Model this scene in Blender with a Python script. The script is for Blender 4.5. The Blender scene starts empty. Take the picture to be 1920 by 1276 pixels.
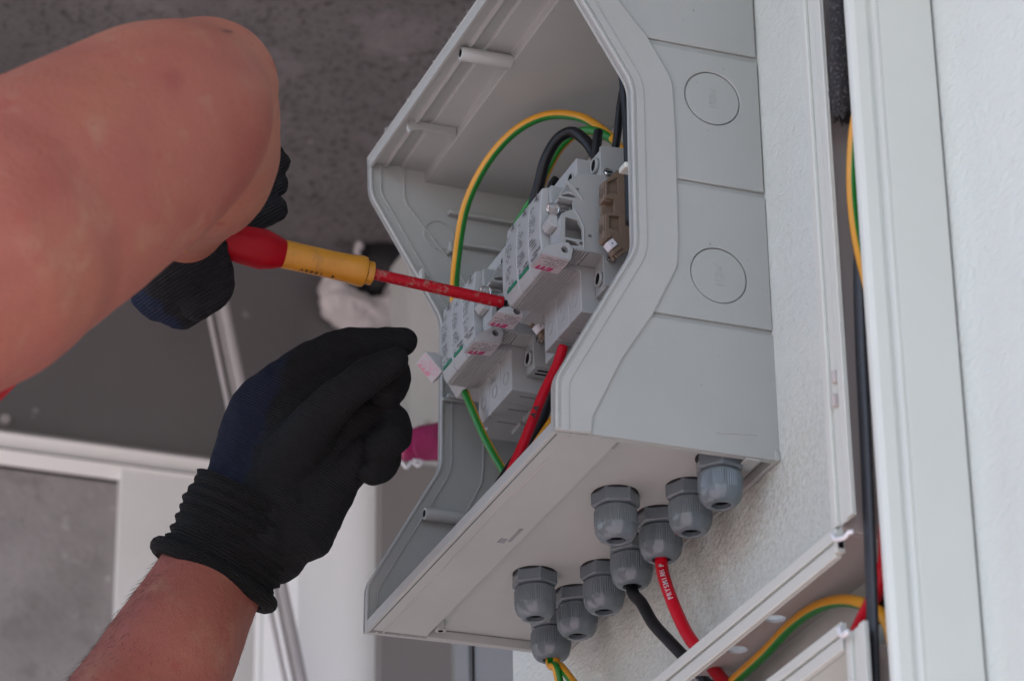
import bpy, bmesh, math, random
from mathutils import Vector, Matrix, Quaternion
R_ = math.radians
random.seed(7)
sc = bpy.context.scene
col = sc.collection

# ------------------------------------------------------------------ camera
# axes of the place: X runs along the wall away from the camera, Y comes out of the wall, Z is up
CR = Matrix(((-0.3554153, -0.9345922, -0.0147425), (0.4127340, -0.1427679, -0.8995932), (0.8386481, -0.3258139, 0.4364799)))            # rows: image right, image down, view direction
CC = Vector((-1.33995, .66157, -.65456))
FPX = 6198.78
cam_d = bpy.data.cameras.new('camera'); cam = bpy.data.objects.new('camera', cam_d); col.objects.link(cam)
right, down, fwd = CR[0], CR[1], CR[2]
cam.matrix_world = Matrix(((right.x, -down.x, -fwd.x, CC.x), (right.y, -down.y, -fwd.y, CC.y), (right.z, -down.z, -fwd.z, CC.z), (0, 0, 0, 1)))
cam_d.sensor_width = 36; cam_d.lens = FPX / 1920 * 36
cam_d.clip_end = 500; cam_d.clip_start = .05
cam_d.dof.use_dof = True; cam_d.dof.focus_distance = 1.74; cam_d.dof.aperture_fstop = 15
sc.camera = cam

# ------------------------------------------------------------------ sky, sun, exposure
SUN_EL, SUN_AZ = 62.0, -30.0      # azimuth measured from +Y towards +X
w = bpy.data.worlds.new("World"); sc.world = w; w.use_nodes = True
nt = w.node_tree; bg = nt.nodes['Background']
sky = nt.nodes.new('ShaderNodeTexSky'); sky.sky_type = 'NISHITA'; sky.sun_disc = False; sky.dust_density = 2.0
sky.sun_elevation = R_(SUN_EL); sky.sun_rotation = R_(SUN_AZ)
nt.links.new(sky.outputs[0], bg.inputs[0]); bg.inputs[1].default_value = .15
sl = bpy.data.lights.new('sun', 'SUN'); sl.energy = 2.6; sl.angle = R_(.5); sl.color = (1, .95, .88)
so = bpy.data.objects.new('sun', sl); col.objects.link(so)
sd = Vector((math.sin(R_(SUN_AZ)) * math.cos(R_(SUN_EL)), math.cos(R_(SUN_AZ)) * math.cos(R_(SUN_EL)), math.sin(R_(SUN_EL))))
so.rotation_euler = sd.to_track_quat('Z', 'Y').to_euler(); so.location = (0, 3, 4)
vs = sc.view_settings; vs.view_transform = 'Standard'; vs.look = 'None'; vs.gamma = 1; vs.exposure = 1.50; vs.use_curve_mapping = False

# ------------------------------------------------------------------ measuring helpers (real planes / real distances)
def ray(px, py): return CR.transposed() @ Vector(((px - 960) / FPX, (py - 638) / FPX, 1))
def U(px, py, ax, v):
    i = 'XYZ'.index(ax); d = ray(px, py); return CC + d * ((v - CC[i]) / d[i])
def D(px, py, dep): return CC + ray(px, py) * dep
def pr(px, dep): return px * dep / FPX

# ------------------------------------------------------------------ materials
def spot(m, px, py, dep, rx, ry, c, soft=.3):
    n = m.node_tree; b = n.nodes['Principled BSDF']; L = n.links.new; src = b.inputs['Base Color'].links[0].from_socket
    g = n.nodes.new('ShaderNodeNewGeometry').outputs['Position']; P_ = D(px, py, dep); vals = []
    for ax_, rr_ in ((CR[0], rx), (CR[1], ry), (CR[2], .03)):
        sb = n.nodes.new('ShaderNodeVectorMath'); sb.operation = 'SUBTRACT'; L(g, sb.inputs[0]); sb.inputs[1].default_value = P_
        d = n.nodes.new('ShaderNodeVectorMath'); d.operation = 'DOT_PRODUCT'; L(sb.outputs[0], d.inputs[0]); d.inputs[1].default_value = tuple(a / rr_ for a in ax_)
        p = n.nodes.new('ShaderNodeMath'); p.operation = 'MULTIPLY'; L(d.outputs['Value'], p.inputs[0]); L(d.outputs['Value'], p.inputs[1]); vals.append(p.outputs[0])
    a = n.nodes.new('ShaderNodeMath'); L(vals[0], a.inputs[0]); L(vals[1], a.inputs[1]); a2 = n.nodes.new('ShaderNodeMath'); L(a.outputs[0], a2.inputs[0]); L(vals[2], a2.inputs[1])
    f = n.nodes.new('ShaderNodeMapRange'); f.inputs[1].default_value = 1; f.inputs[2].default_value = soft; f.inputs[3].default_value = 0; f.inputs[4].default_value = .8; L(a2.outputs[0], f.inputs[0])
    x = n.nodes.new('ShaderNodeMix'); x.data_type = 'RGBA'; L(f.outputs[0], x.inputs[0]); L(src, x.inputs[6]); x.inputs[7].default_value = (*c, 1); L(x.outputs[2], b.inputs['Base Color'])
KEEP = ('white_paint', 'pink_paving', 'weathered_aluminium', 'white_pvc_worn')
def mat(name, color, rough=.5, bump=0, bscale=200, var=0, vscale=30, spec=.5, metal=0, speck=None, coat=0, trans=0, bump2=None, color2=None, sss=0, squash=None):
    k_ = 1 if name in KEEP or metal or trans else .82
    color = tuple(c * k_ for c in color)
    if color2: color2 = tuple(c * k_ for c in color2)
    if speck: speck = [(a, b_, c, tuple(v * k_ for v in d)) for a, b_, c, d in speck]
    m = bpy.data.materials.new(name); m.use_nodes = True; n = m.node_tree; b = n.nodes['Principled BSDF']
    def new(t): return n.nodes.new(t)
    L = n.links.new
    b.inputs['Base Color'].default_value = (*color, 1); b.inputs['Roughness'].default_value = rough
    b.inputs['Metallic'].default_value = metal; b.inputs['Specular IOR Level'].default_value = spec
    b.inputs['Coat Weight'].default_value = coat
    if trans: b.inputs['Transmission Weight'].default_value = trans
    if sss:
        b.inputs['Subsurface Weight'].default_value = sss; b.inputs['Subsurface Radius'].default_value = (1, .35, .2); b.inputs['Subsurface Scale'].default_value = .006
    tc = new('ShaderNodeTexCoord').outputs['Object']
    if squash:
        mpp = new('ShaderNodeMapping'); mpp.inputs['Scale'].default_value = squash; L(tc, mpp.inputs[0]); tc = mpp.outputs[0]
    out = None
    def noise(s, det=4, r=.55):
        t = new('ShaderNodeTexNoise'); t.inputs['Scale'].default_value = s; t.inputs['Detail'].default_value = det; t.inputs['Roughness'].default_value = r; L(tc, t.inputs['Vector']); return t.outputs['Fac']
    def mixc(fac, a, bcol):
        x = new('ShaderNodeMix'); x.data_type = 'RGBA'
        L(fac, x.inputs['Factor'])
        for s, v in ((6, a), (7, bcol)):
            if isinstance(v, tuple): x.inputs[s].default_value = (*v, 1)
            else: L(v, x.inputs[s])
        return x.outputs[2]
    def ramp(f, lo, hi):
        x = new('ShaderNodeMapRange'); x.inputs[1].default_value = lo; x.inputs[2].default_value = hi; L(f, x.inputs[0]); return x.outputs[0]
    if var or color2:
        c2 = color2 or tuple(max(0, c * (1 - var)) for c in color)
        out = mixc(ramp(noise(vscale, 6, .6), .35, .65), color, c2)
    if speck:
        for sc_, lo, hi, cc in speck:
            out = mixc(ramp(noise(sc_, 3, .6), lo, hi), out or color, cc)
    if out: L(out, b.inputs['Base Color'])
    if bump:
        bp = new('ShaderNodeBump'); bp.inputs['Strength'].default_value = .8; bp.inputs['Distance'].default_value = bump; L(noise(bscale, 5, .6), bp.inputs['Height']); L(bp.outputs[0], b.inputs['Normal'])
        if bump2:
            b2 = new('ShaderNodeBump'); b2.inputs['Strength'].default_value = .8; b2.inputs['Distance'].default_value = bump2[0]; L(noise(bump2[1], 3, .5), b2.inputs['Height']); L(bp.outputs[0], b2.inputs['Normal']); L(b2.outputs[0], b.inputs['Normal'])
    # slight wear in the gloss
    if rough > .15 and not trans:
        rr = new('ShaderNodeMapRange'); rr.inputs[3].default_value = rough * .85; rr.inputs[4].default_value = min(1, rough * 1.15); L(noise(60, 4), rr.inputs[0]); L(rr.outputs[0], b.inputs['Roughness'])
    m['p'] = 1
    return m
M = {}
M['box'] = mat('grey_abs', (.475, .500, .478), .42, .00007, 900, .07, 14, speck=[(420, .72, .78, (.36, .38, .34)), (5, .55, .75, (.455, .478, .458))])
M['panel'] = mat('grey_abs_panel', (.440, .470, .448), .46, .00010, 1400, .06, 10, speck=[(300, .73, .76, (.22, .23, .21)), (5, .55, .75, (.420, .450, .428))])
M['module'] = mat('grey_module', (.385, .41, .402), .38, .00004, 1200, .04, 40)
M['module_w'] = mat('pale_module', (.43, .448, .445), .42, .00004, 1200, .04, 40)
M['label'] = mat('label_print_ground', (.58, .55, .57), .45)
M['ink'] = mat('dark_ink', (.12, .12, .13), .5)
M['inkb'] = mat('black_ink', (.015, .015, .015), .5)
M['magenta'] = mat('magenta_ink', (.55, .02, .16), .5)
M['magenta_pale'] = mat('faded_magenta_ink', (.75, .28, .38), .5)
M['green_ink'] = mat('green_ink', (.0, .24, .12), .5)
M['hole'] = mat('hole_shade', (.008, .008, .008), .9, spec=.1)  # near-black stands in for the darkness inside holes and bores
M['brown_d'] = mat('brown_shadowed_screw', (.12, .085, .06), .5)  # darker copy of the brown, shade of the screw holes put into the colour
M['brown'] = mat('brown_polyamide', (.21, .155, .11), .5, .00006, 900, .12, 60)
M['white_tag'] = mat('white_tag', (.8, .8, .85), .4)
M['screw'] = mat('zinc_screw', (.6, .6, .6), .28, metal=1)
M['gland'] = mat('grey_nylon', (.150, .186, .204), .22, .00003, 700, .06, 80, coat=.15)
M['rubber'] = mat('black_rubber', (.012, .012, .013), .55)
M['blackcable'] = mat('black_cable', (.009, .009, .011), .42, .00005, 500, .2, 90, spec=.3)
M['strap'] = mat('black_flat_cable', (.026, .030, .036), .5, .0001, 400, .2, 60, speck=[(240, .66, .78, (.09, .1, .11))])
M['redcable'] = mat('red_cable', (.56, .004, .018), .38, .00005, 500, .1, 50, spec=.25)
M['yellow'] = mat('yellow_insulation', (.76, .35, .018), .36, .00004, 400, .08, 50)
M['green'] = mat('green_insulation', (.012, .21, .022), .36)
M['plaster'] = mat('white_plaster', (.745, .805, .75), .8, .0013, 170, .06, 7, speck=[(260, .66, .8, (.62, .65, .6)), (60, .76, .78, (.4, .36, .3))], bump2=(.0013, 400), squash=(.58, 1, 1))
M['white'] = mat('white_pvc', (.66, .70, .64), .35, .00005, 300, .03, 14)
M['white_p'] = mat('white_paint', (.87, .89, .86), .55, .0002, 90, .05, 6)
M['white_dirty'] = mat('white_pvc_worn', (.76, .77, .78), .4, .00006, 300, .1, 12, speck=[(60, .68, .8, (.45, .40, .36))])
M['inner_pvc'] = mat('pvc_shaded_inside', (.54, .50, .475), .5, .00006, 300, .06, 20)  # trunking plastic toned darker, the shade of its inside is in the colour
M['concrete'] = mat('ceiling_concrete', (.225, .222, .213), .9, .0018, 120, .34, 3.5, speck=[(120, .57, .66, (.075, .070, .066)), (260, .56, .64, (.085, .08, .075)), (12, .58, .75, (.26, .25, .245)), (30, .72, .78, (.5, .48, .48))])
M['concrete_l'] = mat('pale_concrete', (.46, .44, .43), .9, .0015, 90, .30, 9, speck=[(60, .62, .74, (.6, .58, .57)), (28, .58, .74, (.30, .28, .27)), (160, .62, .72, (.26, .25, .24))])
M['darkpanel'] = mat('dark_grey_panel', (.175, .175, .172), .22, .0003, 60, .18, 4, speck=[(26, .70, .74, (.30, .30, .31)), (13, .72, .76, (.2, .19, .19))])
M['greypanel'] = mat('warm_grey_panel', (.24, .225, .21), .55, .0002, 60, .08, 6)
M['coolpanel'] = mat('cool_grey_panel', (.27, .285, .29), .5, .0002, 60, .08, 6)
M['palepanel'] = mat('pale_dirty_panel', (.62, .65, .62), .6, .0003, 60, .12, 9, speck=[(35, .64, .74, (.28, .25, .2))])
M['railgrey'] = mat('weathered_aluminium', (.40, .38, .37), .45, .0002, 80, .15, 12)
M['foam'] = mat('grey_white_foam', (.85, .83, .80), .95, .003, 60, .3, 25)
M['pink'] = mat('pink_plastic', (.42, .03, .14), .22, coat=.4, var=.35, vscale=40)
M['skin'] = mat('skin', (.36, .122, .078), .55, .0007, 300, vscale=16, color2=(.33, .098, .072), spec=.35, speck=[(5, .50, .66, (.42, .160, .100)), (34, .54, .72, (.38, .17, .11)), (9, .58, .75, (.29, .072, .050)), (60, .62, .75, (.32, .080, .055)), (420, .60, .72, (.30, .092, .058))], bump2=(.0004, 1100), sss=.05)
M['hair'] = mat('arm_hair', (.05, .025, .015), .6)
M['shirt'] = mat('red_shirt', (.42, .01, .02), .85, .0005, 900)
M['grip'] = mat('red_grip', (.34, .0015, .009), .5, .0001, 300, .15, 60, spec=.15, speck=[(160, .70, .78, (.12, .03, .03))])
M['grip_y'] = mat('yellow_grip', (.56, .24, .012), .48, .00015, 300, .12, 50, speck=[(70, .58, .72, (.30, .14, .03)), (300, .64, .74, (.22, .12, .05))])
M['shaft'] = mat('red_shaft', (.42, .003, .014), .5, .00015, 500, .1, 90, spec=.2, speck=[(260, .55, .66, (.36, .12, .10)), (120, .62, .70, (.30, .14, .11))])
M['steel'] = mat('dark_steel', (.05, .05, .05), .35, metal=1)
M['metal'] = mat('fuse_cap', (.75, .74, .72), .16, metal=1, bump=.0001, bscale=200)
M['glass'] = mat('clear_plastic', (.9, .9, .9), .05, trans=.9)
M['paving'] = mat('pink_paving', (.45, .362, .365), .9, .001, 40, .15, 3)
M['sleeve'] = mat('black_braid', (.03, .03, .033), .8, .002, 500, .6, 260, speck=[(620, .55, .62, (.10, .10, .10))])

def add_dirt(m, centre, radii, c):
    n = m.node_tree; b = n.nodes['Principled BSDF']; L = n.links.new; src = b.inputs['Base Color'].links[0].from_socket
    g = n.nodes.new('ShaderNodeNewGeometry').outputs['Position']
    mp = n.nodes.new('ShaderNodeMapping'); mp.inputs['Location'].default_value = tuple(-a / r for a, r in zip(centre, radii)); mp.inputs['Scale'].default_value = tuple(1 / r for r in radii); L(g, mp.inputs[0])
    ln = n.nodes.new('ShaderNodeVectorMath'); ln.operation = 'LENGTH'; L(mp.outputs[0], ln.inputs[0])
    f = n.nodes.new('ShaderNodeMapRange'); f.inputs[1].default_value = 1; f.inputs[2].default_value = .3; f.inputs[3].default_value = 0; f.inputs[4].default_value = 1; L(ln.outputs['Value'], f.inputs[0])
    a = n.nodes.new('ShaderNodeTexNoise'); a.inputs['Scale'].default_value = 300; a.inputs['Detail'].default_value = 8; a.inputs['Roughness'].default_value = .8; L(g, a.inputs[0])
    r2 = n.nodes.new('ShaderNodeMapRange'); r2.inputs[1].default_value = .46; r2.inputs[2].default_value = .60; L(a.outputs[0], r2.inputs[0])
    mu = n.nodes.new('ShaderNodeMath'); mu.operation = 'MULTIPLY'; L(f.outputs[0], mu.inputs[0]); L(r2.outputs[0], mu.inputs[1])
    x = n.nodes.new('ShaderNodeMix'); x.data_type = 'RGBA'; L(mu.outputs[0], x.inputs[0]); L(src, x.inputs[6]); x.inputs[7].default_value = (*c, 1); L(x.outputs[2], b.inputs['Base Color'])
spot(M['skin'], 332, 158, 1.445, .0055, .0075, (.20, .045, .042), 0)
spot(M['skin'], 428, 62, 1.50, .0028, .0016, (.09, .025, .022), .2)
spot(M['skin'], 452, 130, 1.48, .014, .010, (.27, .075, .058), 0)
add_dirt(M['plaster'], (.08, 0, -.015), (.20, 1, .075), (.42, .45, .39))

def knit(name, axis, origin, freq, base, navy=None, navy_dir=None, navy_off=0, amp=.0004, rough=.85):
    m = bpy.data.materials.new(name); m.use_nodes = True; n = m.node_tree; b = n.nodes['Principled BSDF']; L = n.links.new
    g = n.nodes.new('ShaderNodeNewGeometry').outputs['Position']
    def dot(vec, o):
        s = n.nodes.new('ShaderNodeVectorMath'); s.operation = 'SUBTRACT'; L(g, s.inputs[0]); s.inputs[1].default_value = o
        d = n.nodes.new('ShaderNodeVectorMath'); d.operation = 'DOT_PRODUCT'; L(s.outputs[0], d.inputs[0]); d.inputs[1].default_value = vec; return d.outputs['Value']
    def mth(op, a, bb=None):
        x = n.nodes.new('ShaderNodeMath'); x.operation = op
        L(a, x.inputs[0])
        if bb is not None:
            if isinstance(bb, float): x.inputs[1].default_value = bb
            else: L(bb, x.inputs[1])
        return x.outputs[0]
    no = n.nodes.new('ShaderNodeTexNoise'); no.inputs['Scale'].default_value = 90; L(g, no.inputs['Vector'])
    s = mth('MULTIPLY', dot(axis, origin), float(freq))
    s = mth('ADD', s, mth('MULTIPLY', no.outputs['Fac'], 2.2))
    h = mth('SINE', s)
    n2 = n.nodes.new('ShaderNodeTexNoise'); n2.inputs['Scale'].default_value = 900; n2.inputs['Detail'].default_value = 3; L(g, n2.inputs['Vector'])
    hh = mth('ADD', h, mth('MULTIPLY', n2.outputs['Fac'], 2.0))
    bp = n.nodes.new('ShaderNodeBump'); bp.inputs['Strength'].default_value = .7; bp.inputs['Distance'].default_value = amp; L(hh, bp.inputs['Height']); L(bp.outputs[0], b.inputs['Normal'])
    b.inputs['Base Color'].default_value = (*base, 1); b.inputs['Roughness'].default_value = rough; b.inputs['Specular IOR Level'].default_value = .25
    if navy:
        d = dot(navy_dir, navy_off); d = mth('ADD', d, mth('MULTIPLY', no.outputs['Fac'], .01))
        mr = n.nodes.new('ShaderNodeMapRange'); mr.inputs[1].default_value = .005; mr.inputs[2].default_value = .009; L(d, mr.inputs[0])
        x = n.nodes.new('ShaderNodeMix'); x.data_type = 'RGBA'; L(mr.outputs[0], x.inputs['Factor']); x.inputs[6].default_value = (*base, 1); x.inputs[7].default_value = (*navy, 1); L(x.outputs[2], b.inputs['Base Color'])
    return m

# ------------------------------------------------------------------ object helpers
def link(o, parent=None):
    col.objects.link(o)
    if parent is not None:
        o.parent = parent
        p = parent
        if p.parent is None: o.location = tuple(-c for c in p.location)   # parts are authored in world coordinates
    return o
def mobj(name, me, m, parent=None, smooth=False):
    o = bpy.data.objects.new(name, me)
    if m is not None:
        keep = [p.material_index for p in me.polygons]
        me.materials.clear()
        for k in (m if isinstance(m, (list, tuple)) else [m]): me.materials.append(k)
        if isinstance(m, (list, tuple)):
            for p, k in zip(me.polygons, keep): p.material_index = k
    if smooth:
        for p in me.polygons: p.use_smooth = True
    return link(o, parent)
def bev(o, wd=.0006, seg=2, ang=35):
    b = o.modifiers.new('bevel', 'BEVEL'); b.width = wd; b.segments = seg; b.limit_method = 'ANGLE'; b.angle_limit = R_(ang); b.harden_normals = False
    for p in o.data.polygons: p.use_smooth = True
    try:
        o.data.set_sharp_from_angle(angle=R_(40))
    except Exception: pass
    return o
def tag(o, label=None, cat=None, group=None, kind=None):
    for k, v in (('label', label), ('category', cat), ('group', group), ('kind', kind)):
        if v: o[k] = v
    return o
def thing(name, loc, label, cat, group=None):
    o = bpy.data.objects.new(name, None); col.objects.link(o); o.location = loc; o.empty_display_size = .02
    return tag(o, label, cat, group)
def me_from(verts, faces, name='m'):
    me = bpy.data.meshes.new(name); me.from_pydata([tuple(v) for v in verts], [], faces); me.update(); return me
def fixn(me):
    bm = bmesh.new(); bm.from_mesh(me); bmesh.ops.recalc_face_normals(bm, faces=bm.faces); bm.to_mesh(me); bm.free(); return me
class MB:
    def __init__(s): s.v = []; s.f = []; s.mi = []
    def add(s, v, f, mi=0):
        k = len(s.v); s.v += [Vector(a) for a in v]; s.f += [[i + k for i in q] for q in f]; s.mi += [mi] * len(f)
    def box(s, a, b, mi=0):
        x0, y0, z0 = (min(a[i], b[i]) for i in range(3)); x1, y1, z1 = (max(a[i], b[i]) for i in range(3))
        s.add([(x0, y0, z0), (x1, y0, z0), (x1, y1, z0), (x0, y1, z0), (x0, y0, z1), (x1, y0, z1), (x1, y1, z1), (x0, y1, z1)],
              [(0, 3, 2, 1), (4, 5, 6, 7), (0, 1, 5, 4), (1, 2, 6, 5), (2, 3, 7, 6), (3, 0, 4, 7)], mi)
    def build(s, name, m, parent=None, smooth=False, wd=0):
        me = me_from(s.v, s.f, name); 
        o = mobj(name, me, m, parent, smooth)
        for i, p in enumerate(me.polygons): p.material_index = s.mi[i]
        if wd: bev(o, wd)
        return o
def box(name, a, b, m, parent=None, wd=.0006):
    q = MB(); q.box(a, b); return q.build(name, m, parent, wd=wd)
def curve_mesh(outer, holes, t):
    """flat outline with holes, thickness t -> mesh in u, v, w(0..t)"""
    cu = bpy.data.curves.new('c', 'CURVE'); cu.dimensions = '2D'; cu.fill_mode = 'BOTH'; cu.extrude = t / 2
    for pts in [outer] + list(holes or []):
        sp = cu.splines.new('POLY'); sp.points.add(len(pts) - 1)
        for i, p in enumerate(pts): sp.points[i].co = (p[0], p[1], 0, 1)
        sp.use_cyclic_u = True
    o = bpy.data.objects.new('c', cu); col.objects.link(o)
    me = bpy.data.meshes.new_from_object(o.evaluated_get(bpy.context.evaluated_depsgraph_get()))
    bpy.data.objects.remove(o); bpy.data.curves.remove(cu)
    for v in me.vertices: v.co.z += t / 2
    bm = bmesh.new(); bm.from_mesh(me); bmesh.ops.remove_doubles(bm, verts=bm.verts, dist=1e-6); bmesh.ops.recalc_face_normals(bm, faces=bm.faces)
    bmesh.ops.dissolve_limit(bm, angle_limit=.01, verts=bm.verts, edges=bm.edges)
    bm.to_mesh(me); bm.free()
    return me
def slab(name, outer, x0, x1, m, parent=None, holes=None, wd=.0005, axes='YZX'):
    """outline given in (axes[0], axes[1]); thick along axes[2] from x0 to x1"""
    if holes:
        me = curve_mesh(outer, holes, x1 - x0); vs_ = [tuple(v.co) for v in me.vertices]
    else:
        n_ = len(outer)
        vs_ = [(a, b, 0) for a, b in outer] + [(a, b, x1 - x0) for a, b in outer]
        fs = [list(range(n_)), list(range(n_, 2 * n_))[::-1]] + [[i, (i + 1) % n_, (i + 1) % n_ + n_, i + n_] for i in range(n_)]
        me = me_from(vs_, fs, name)
    ia, ib, ic = ('XYZ'.index(c) for c in axes)
    for v, q in zip(me.vertices, vs_):
        p = [0, 0, 0]; p[ia] = q[0]; p[ib] = q[1]; p[ic] = q[2] + x0; v.co = p
    fixn(me)
    o = mobj(name, me, m, parent)
    if wd: bev(o, wd)
    return o
def circle(cx, cy, r, n=32, ry=None): return [(cx + r * math.cos(2 * math.pi * i / n), cy + (ry or r) * math.sin(2 * math.pi * i / n)) for i in range(n)]
def fillet(pts, rad, closed=False, n=6):
    out = []; N = len(pts)
    for i, p in enumerate(pts):
        r = rad[i] if isinstance(rad, (list, tuple)) else rad
        if (not closed and i in (0, N - 1)) or r == 0: out.append(tuple(p[:2])); continue
        p = Vector(p[:2]); a = Vector(pts[i - 1][:2]); b = Vector(pts[(i + 1) % N][:2])
        u = (a - p); v = (b - p); lu, lv = u.length, v.length; u.normalize(); v.normalize()
        ang = u.angle(v)
        d = min(r / math.tan(ang / 2), lu * .45, lv * .45)
        A = p + u * d; B = p + v * d
        for k in range(n + 1):
            t = k / n; out.append(tuple((1 - t) ** 2 * A + 2 * t * (1 - t) * p + t * t * B))
    return out
def offset(pl, d):
    out = []
    for i, p in enumerate(pl):
        p = Vector(p); a = Vector(pl[max(0, i - 1)]); b = Vector(pl[min(len(pl) - 1, i + 1)])
        t = (b - a).normalized(); nrm = Vector((-t.y, t.x)); out.append(tuple(p + nrm * d))
    return out
def strip(pl, d0, d1): return offset(pl, d0) + offset(pl, d1)[::-1]
def catmull(P, n=10):
    P = [Vector(p) for p in P]; Q = [P[0] * 2 - P[1]] + P + [P[-1] * 2 - P[-2]]; out = []
    for i in range(1, len(Q) - 2):
        a, b, c, d = Q[i - 1:i + 3]
        for k in range(n):
            t = k / n; out.append(.5 * ((2 * b) + (c - a) * t + (2 * a - 5 * b + 4 * c - d) * t * t + (3 * b - a - 3 * c + d) * t ** 3))
    out.append(P[-1]); return out
def frames(path):
    fr = []; up = None
    for i, p in enumerate(path):
        t = (path[min(i + 1, len(path) - 1)] - path[max(i - 1, 0)]).normalized()
        if up is None:
            up = Vector((0, 0, 1)) if abs(t.z) < .9 else Vector((0, 1, 0))
        up = (up - t * up.dot(t)).normalized(); fr.append((p, t, up, t.cross(up)))
    return fr
def tube_me(path, r, seg=16, flat=1, stripe=None, phase=0, cap=True, twist=0, sdir=None, sat=.4):
    fr = frames(path); v = []; f = []; mi = []
    if sdir is not None:
        p, t, a, b = fr[int(sat * (len(fr) - 1))]; dw = CR[0] * sdir[0] + CR[1] * sdir[1] - CR[2] * sdir[2]
        phase = math.atan2(dw.dot(b), dw.dot(a)) - math.pi * stripe / seg
    for j, (p, t, a, b) in enumerate(fr):
        rr = r[j] if isinstance(r, list) else r
        for k in range(seg):
            an = 2 * math.pi * k / seg + phase + twist * j
            v.append(p + (a * math.cos(an) + b * math.sin(an) * flat) * rr)
    for j in range(len(fr) - 1):
        for k in range(seg):
            f.append((j * seg + k, j * seg + (k + 1) % seg, (j + 1) * seg + (k + 1) % seg, (j + 1) * seg + k)); mi.append(1 if stripe and k < stripe else 0)
    if cap:
        f.append(tuple(range(seg))[::-1]); mi.append(0); f.append(tuple(range((len(fr) - 1) * seg, len(fr) * seg))); mi.append(0)
    me = me_from(v, f, 'tube'); 
    for i, p in enumerate(me.polygons): p.material_index = mi[i]; p.use_smooth = True
    return me
def tube(name, path, r, m, parent=None, n=10, **kw):
    me = tube_me(catmull(path, n), r, **kw); o = mobj(name, me, m, parent)
    return o
def cyl(name, a, b, r, m, parent=None, seg=32, r2=None, wd=.0002):
    a = Vector(a); b = Vector(b); q = (b - a).to_track_quat('Z', 'Y'); L_ = (b - a).length
    return lathe(name, [(0, 0), (r, 0), (r2 or r, L_), (0, L_)], a, q, m, parent, seg)
def lathe(name, prof, origin, quat, m, parent=None, seg=32, rfun=None, mis=None, sharp=35):
    v = []; f = []; mi = []
    for j, (r, z) in enumerate(prof):
        for k in range(seg):
            an = 2 * math.pi * k / seg; rr = r * (rfun(an, z, r) if rfun else 1)
            v.append(Vector(origin) + quat @ Vector((rr * math.cos(an), rr * math.sin(an), z)))
    for j in range(len(prof) - 1):
        for k in range(seg):
            f.append((j * seg + k, j * seg + (k + 1) % seg, (j + 1) * seg + (k + 1) % seg, (j + 1) * seg + k)); mi.append(mis[j] if mis else 0)
    me = me_from(v, f, name)
    for i, p in enumerate(me.polygons): p.material_index = mi[i]
    bm = bmesh.new(); bm.from_mesh(me); bmesh.ops.remove_doubles(bm, verts=bm.verts, dist=1e-7); bmesh.ops.recalc_face_normals(bm, faces=bm.faces); bm.to_mesh(me); bm.free()
    for p in me.polygons: p.use_smooth = True
    me.set_sharp_from_angle(angle=R_(sharp))
    return mobj(name, me, m, parent)
def text_me(s, size, bold=0, ext=.0001):
    cu = bpy.data.curves.new('t', 'FONT'); cu.body = s; cu.size = size; cu.align_x = 'CENTER'; cu.align_y = 'CENTER'; cu.extrude = ext; cu.offset = bold; cu.resolution_u = 3
    o = bpy.data.objects.new('t', cu); col.objects.link(o)
    me = bpy.data.meshes.new_from_object(o.evaluated_get(bpy.context.evaluated_depsgraph_get())); bpy.data.objects.remove(o); return me
def text(name, s, size, m, org, u, v, parent=None, bold=0, shear=0, sx=1, ext=.0001):
    me = text_me(s, size, bold, ext); u = Vector(u).normalized(); v = Vector(v).normalized(); w_ = u.cross(v)
    for q in me.vertices:
        c = q.co.copy(); q.co = Vector(org) + u * (c.x * sx + shear * c.y) + v * c.y + w_ * c.z
    return mobj(name, me, m, parent)
def marks(name, org, u, v, W, H, rows, m, parent, seed=1, h=.55, dens=.75, thick=.00005):
    """rows of tiny printed marks, too small to read in the photograph"""
    rnd = random.Random(seed); u = Vector(u).normalized(); v = Vector(v).normalized(); w_ = u.cross(v); q = MB(); ph = H / rows
    for i in range(rows):
        x = 0; end = W * rnd.uniform(.5, 1)
        while x < end:
            l = rnd.uniform(.35, .9) * ph
            if rnd.random() < dens:
                y0 = i * ph + rnd.uniform(0, .12) * ph; hh = ph * h * rnd.uniform(.55, 1)
                a = Vector(org) + u * x + v * y0
                q.add([a, a + u * l, a + u * l + v * hh, a + v * hh, a + w_ * thick, a + u * l + w_ * thick, a + u * l + v * hh + w_ * thick, a + v * hh + w_ * thick],
                      [(0, 3, 2, 1), (4, 5, 6, 7), (0, 1, 5, 4), (1, 2, 6, 5), (2, 3, 7, 6), (3, 0, 4, 7)])
            x += l + ph * .18
    o = q.build(name, m, parent); o['kind'] = 'stuff'; return o
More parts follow.
